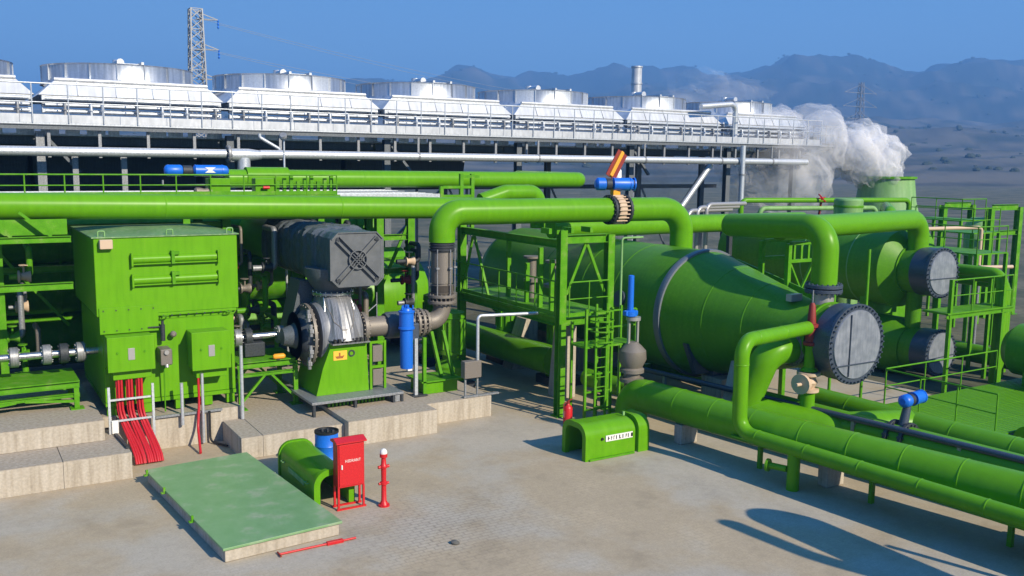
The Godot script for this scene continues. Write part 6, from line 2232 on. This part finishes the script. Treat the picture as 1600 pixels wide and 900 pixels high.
	for k in 4:
		b = MB.new()
		for i in 8: b.bb(23.3, 32.0, 0.565, 0.6, -17.1 + k * 0.9 + i * 0.11, -17.02 + k * 0.9 + i * 0.11)
		part("deck_grating", b, M.green_old, t).set_meta("kind", "stuff")
	for k in 5:
		b = MB.new()
		b.bb(23.3, 32.0, 0.42, 0.557, -17.06 + k * 0.74, -16.98 + k * 0.74)
		part("joist", b, g, t)
	b = MB.new()
	b.bb(23.26, 23.3, 0.3, 0.66, -17.1, -13.5)
	part("edge_beam", b, g, t)
	for q in [[23.5, -16.8], [23.5, -14.0], [27.0, -15.1], [31.5, -15.1]]:
		b = MB.new()
		b.bb(q[0] - 0.1, q[0] + 0.1, 0.0, 0.42, q[1] - 0.1, q[1] + 0.1)
		part("leg", b, g, t)
	rails(t, Vector3(23.34, 0.6, -17.0), Vector3(23.34, 0.6, -13.6), 1.1, 4, g, false)
	rails(t, Vector3(23.4, 0.6, -17.05), Vector3(29.0, 0.6, -17.05), 1.1, 4, g, false)
	pipe_thing("skid_pipe", "thick green pipe running under the edge of the grated platform", [Vector3(22.3, 0.5, -19.0), Vector3(22.9, 0.5, -6.0)], 0.42, 0.3, M.green, 32, "pipe", 1.6)
	pipe_thing("skid_pipe", "green pipe lying in front of the grated platform at the right edge", [Vector3(24.0, 0.45, -13.1), Vector3(33.0, 0.45, -12.6)], 0.4, 0.3, M.green, 32, "pipe", 1.6)
	t = vessel("horizontal green drum standing on the grated platform at the right edge", 30.2, 1.65, [[0.0, 0.0], [0.06, 0.4], [0.2, 0.7], [0.45, 0.85], [3.6, 0.85], [3.9, 0.6], [4.0, 0.0]], -13.4, M.green_old)
	for z in [-14.3, -16.4]:
		b = MB.new()
		b.bb(29.6, 30.8, 0.602, 1.1, z - 0.1, z + 0.1)
		part("saddle", b, g, t)
	t = thing("upper_platform", "small green platform beside the grey covers at the right edge", "platform", Vector3(28.5, 0.6, -17.8))
	b = MB.new()
	b.bb(28.2, 32.0, 2.72, 2.78, -19.3, -18.35)
	part("deck_grating", b, g, t)
	girder(t, Vector3(28.2, 2.66, -18.4), Vector3(32.0, 2.66, -18.4), 0.1, 0.14, g)
	for q in [[28.4, -18.42], [31.4, -18.42], [31.9, -19.2]]:
		b = MB.new()
		b.bb(q[0] - 0.06, q[0] + 0.06, 0.0, 3.9, q[1] - 0.06, q[1] + 0.06)
		part("post", b, g, t)
	rails(t, Vector3(28.4, 2.78, -18.4), Vector3(31.9, 2.78, -18.4), 1.1, 4, g, false)
	for q in [[24.6, -18.8, "thin green post in front of the upper right vessel", 5.0], [23.2, -18.9, "second thin green post left of the right hand vessels", 4.6]]:
		var ps := thing("mast_post", q[2], "post", Vector3(q[0], 0.0, q[1]))
		b = MB.new()
		b.cyl(Vector3(q[0], 0.0, q[1]), Vector3(q[0] + 0.25, q[3], q[1] - 0.2), 0.05, -1, 10)
		part("tube", b, g, ps)
		b = MB.new()
		b.lathe(Vector3(q[0], 0.0, q[1]), Vector3.UP, [[0.0, 0.12], [0.03, 0.12], [0.05, 0.06]], 12)
		part("foot_plate", b, g, ps)
	for k in 3:
		var xk: float = [31.6, 32.6, 33.6][k]
		pipe_thing("upright_pipe", ["first", "second", "third"][k] + " upright green pipe right of the grey covers", [Vector3(xk, 0.0, -18.6 - k * 0.5), Vector3(xk, 3.9 - k * 0.3, -18.6 - k * 0.5), Vector3(xk, 3.9 - k * 0.3, -22.0)], 0.2, 0.4, M.green, 20)
	# more exchangers and pipework further right
	for q in [[35.2, 3.3, -23.5, 1.15, "green exchanger right of the upper vessel, partly hidden"], [39.6, 3.6, -27.0, 1.2, "far green exchanger in front of the steam stack"]]:
		t = vessel(q[4], q[0], q[1], [[0.0, 0.0], [0.1, 0.6], [0.35, 0.95], [0.6, q[3]], [8.0, q[3]], [8.4, 0.8], [8.6, 0.0]], q[2], M.green)
		for z in [1.6, 6.0]:
			b = MB.new()
			b.bb(q[0] - 0.8, q[0] + 0.8, 0.0, q[1] - q[3] * 0.75, q[2] - z - 0.15, q[2] - z + 0.15)
			part("saddle", b, g, t)
		b = MB.new()
		b.cyl(Vector3(q[0], q[1] + q[3] * 0.9, q[2] - 2.5), Vector3(q[0], q[1] + q[3] + 0.5, q[2] - 2.5), 0.25, -1, 18)
		b.flange(Vector3(q[0], q[1] + q[3] + 0.5, q[2] - 2.5), Vector3.UP, 0.4, 0.1, 12, 0.025)
		part("nozzle", b, M.valve, t)
		b = MB.new()
		b.lathe(Vector3(q[0], q[1], q[2] - 4.0), Vector3.FORWARD, [[0.0, q[3]], [0.02, q[3] + 0.02], [0.1, q[3] + 0.02], [0.12, q[3]]], 48, false)
		part("weld_seam", b, M.green, t)
	for q in [[33.6, -21.5, 4.4, "first"], [37.2, -24.0, 4.9, "second"], [41.8, -27.5, 5.1, "third"]]:
		t = thing("walk_platform", q[3] + " green railed platform among the far right exchangers", "platform", Vector3(q[0], 0, q[1]))
		b = MB.new()
		b.bb(q[0] - 0.9, q[0] + 1.1, q[2] - 0.05, q[2], q[1] - 1.6, q[1] + 1.2)
		part("deck_grating", b, g, t)
		for sx in [-0.85, 1.05]:
			for sz in [-1.55, 1.15]:
				b = MB.new()
				b.bb(q[0] + sx - 0.06, q[0] + sx + 0.06, 0.0, q[2] - 0.05, q[1] + sz - 0.06, q[1] + sz + 0.06)
				part("leg", b, g, t)
		rails(t, Vector3(q[0] - 0.85, q[2], q[1] + 1.15), Vector3(q[0] + 1.05, q[2], q[1] + 1.15), 1.0, 3, g, false)
		rails(t, Vector3(q[0] - 0.85, q[2], q[1] - 1.55), Vector3(q[0] - 0.85, q[2], q[1] + 1.15), 1.0, 3, g, false)
	pipe_thing("background_pipe", "green pipe looping between the far right exchangers", [Vector3(35.2, 4.6, -26.0), Vector3(35.2, 5.6, -26.0), Vector3(39.6, 5.6, -29.5), Vector3(39.6, 4.8, -29.5)], 0.28, 0.5, M.green, 20)
	pipe_thing("background_pipe", "low green pipe run right of the lower vessel", [Vector3(33.0, 0.6, -16.5), Vector3(33.4, 0.6, -30.0)], 0.35, 0.5, M.green, 20)
	# far right equipment
	t = thing("equipment_frame", "far green equipment frame at the right edge", "steel frame", Vector3(46, 0, -29))
	for q in [[45.0, -30.0], [47.5, -30.0], [45.0, -27.4], [47.5, -27.4]]:
		column(t, q[0], q[1], 0.0, 5.6, 0.3, g)
	for z in [-30.0, -27.4]:
		girder(t, Vector3(45.1, 5.6, z), Vector3(47.4, 5.6, z), 0.2, 0.3, g)
		girder(t, Vector3(45.1, 4.3, z), Vector3(47.4, 4.3, z), 0.2, 0.25, g)
	b = MB.new()
	b.lathe(Vector3(46.2, 3.0, -28.7), Vector3.UP, [[0.0, 0.7], [1.6, 0.7], [2.0, 0.4]], 20)
	part("vessel", b, M.green_pale, t)
	t = thing("grey_conduit_frame", "thin grey pipe frame beside the upper right vessel", "pipe", Vector3(36.5, 0, -22.5))
	b = MB.new()
	b.tube(bend([Vector3(33.0, 5.1, -23.5), Vector3(36.4, 5.15, -22.5), Vector3(36.4, 3.5, -22.5), Vector3(38.0, 3.5, -22.0)], 0.15, 4), 0.08, 10)
	part("run", b, M.beige, t)
	b = MB.new()
	b.cyl(Vector3(36.4, 0.0, -22.45), Vector3(36.4, 3.6, -22.45), 0.07, -1, 8)
	part("leg", b, M.steel, t)
	t = thing("orange_equipment", "bright orange pump casing glimpsed behind the crossover bend", "pump", Vector3(25.5, 0, -25.8))
	b = MB.new()
	b.lathe(Vector3(25.5, 5.25, -25.8), Vector3.UP, [[0.0, 0.2], [0.05, 0.3], [0.25, 0.3], [0.32, 0.18]], 16)
	part("casing", b, M.orange, t)
	b = MB.new()
	b.bb(25.42, 25.58, 0.0, 5.25, -25.88, -25.72)
	part("pedestal", b, M.dark_steel, t)
	t = thing("white_pipe_bends", "pale insulated pipe bends behind the crossover bend", "pipes", Vector3(26.5, 0, -28.4))
	for k in 3:
		b = MB.new()
		b.tube(bend([Vector3(25.9 + k * 0.5, 0.0, -28.6), Vector3(25.9 + k * 0.5, 5.7 + 0.12 * k, -28.6), Vector3(28.6 + k * 0.4, 5.7 + 0.12 * k, -28.9)], 0.3, 5), 0.09, 10)
		part("bend", b, M.plate, t)
	t = thing("red_valve_wheel", "small red handwheel valve on the far green pipes", "valve", Vector3(38.2, 5.0, -32.4))
	b = MB.new()
	b.lathe(Vector3(38.0, 5.95, -32.1), Vector3(0.4, 0.6, 0.5), [[0.0, 0.28], [0.06, 0.28], [0.06, 0.2], [0.0, 0.2]], 16, false)
	b.beam(Vector3(37.75, 5.95, -32.1), Vector3(38.25, 6.0, -32.1), 0.04, 0.04)
	part("handwheel", b, M.red, t)
	b = MB.new()
	b.cyl(Vector3(38.2, 5.0, -32.4), Vector3(38.0, 5.95, -32.1), 0.06, -1, 8)
	part("stem", b, M.red_old, t)

func _ready() -> void:
	look_and_light()
	make_materials()
	build_setting()
	build_condenser()
	build_pylons()
	build_plinths()
	build_vessels()
	build_pipes()
	build_steelwork()
	build_generator()
	build_turbine()
	build_yard()
	build_steam()
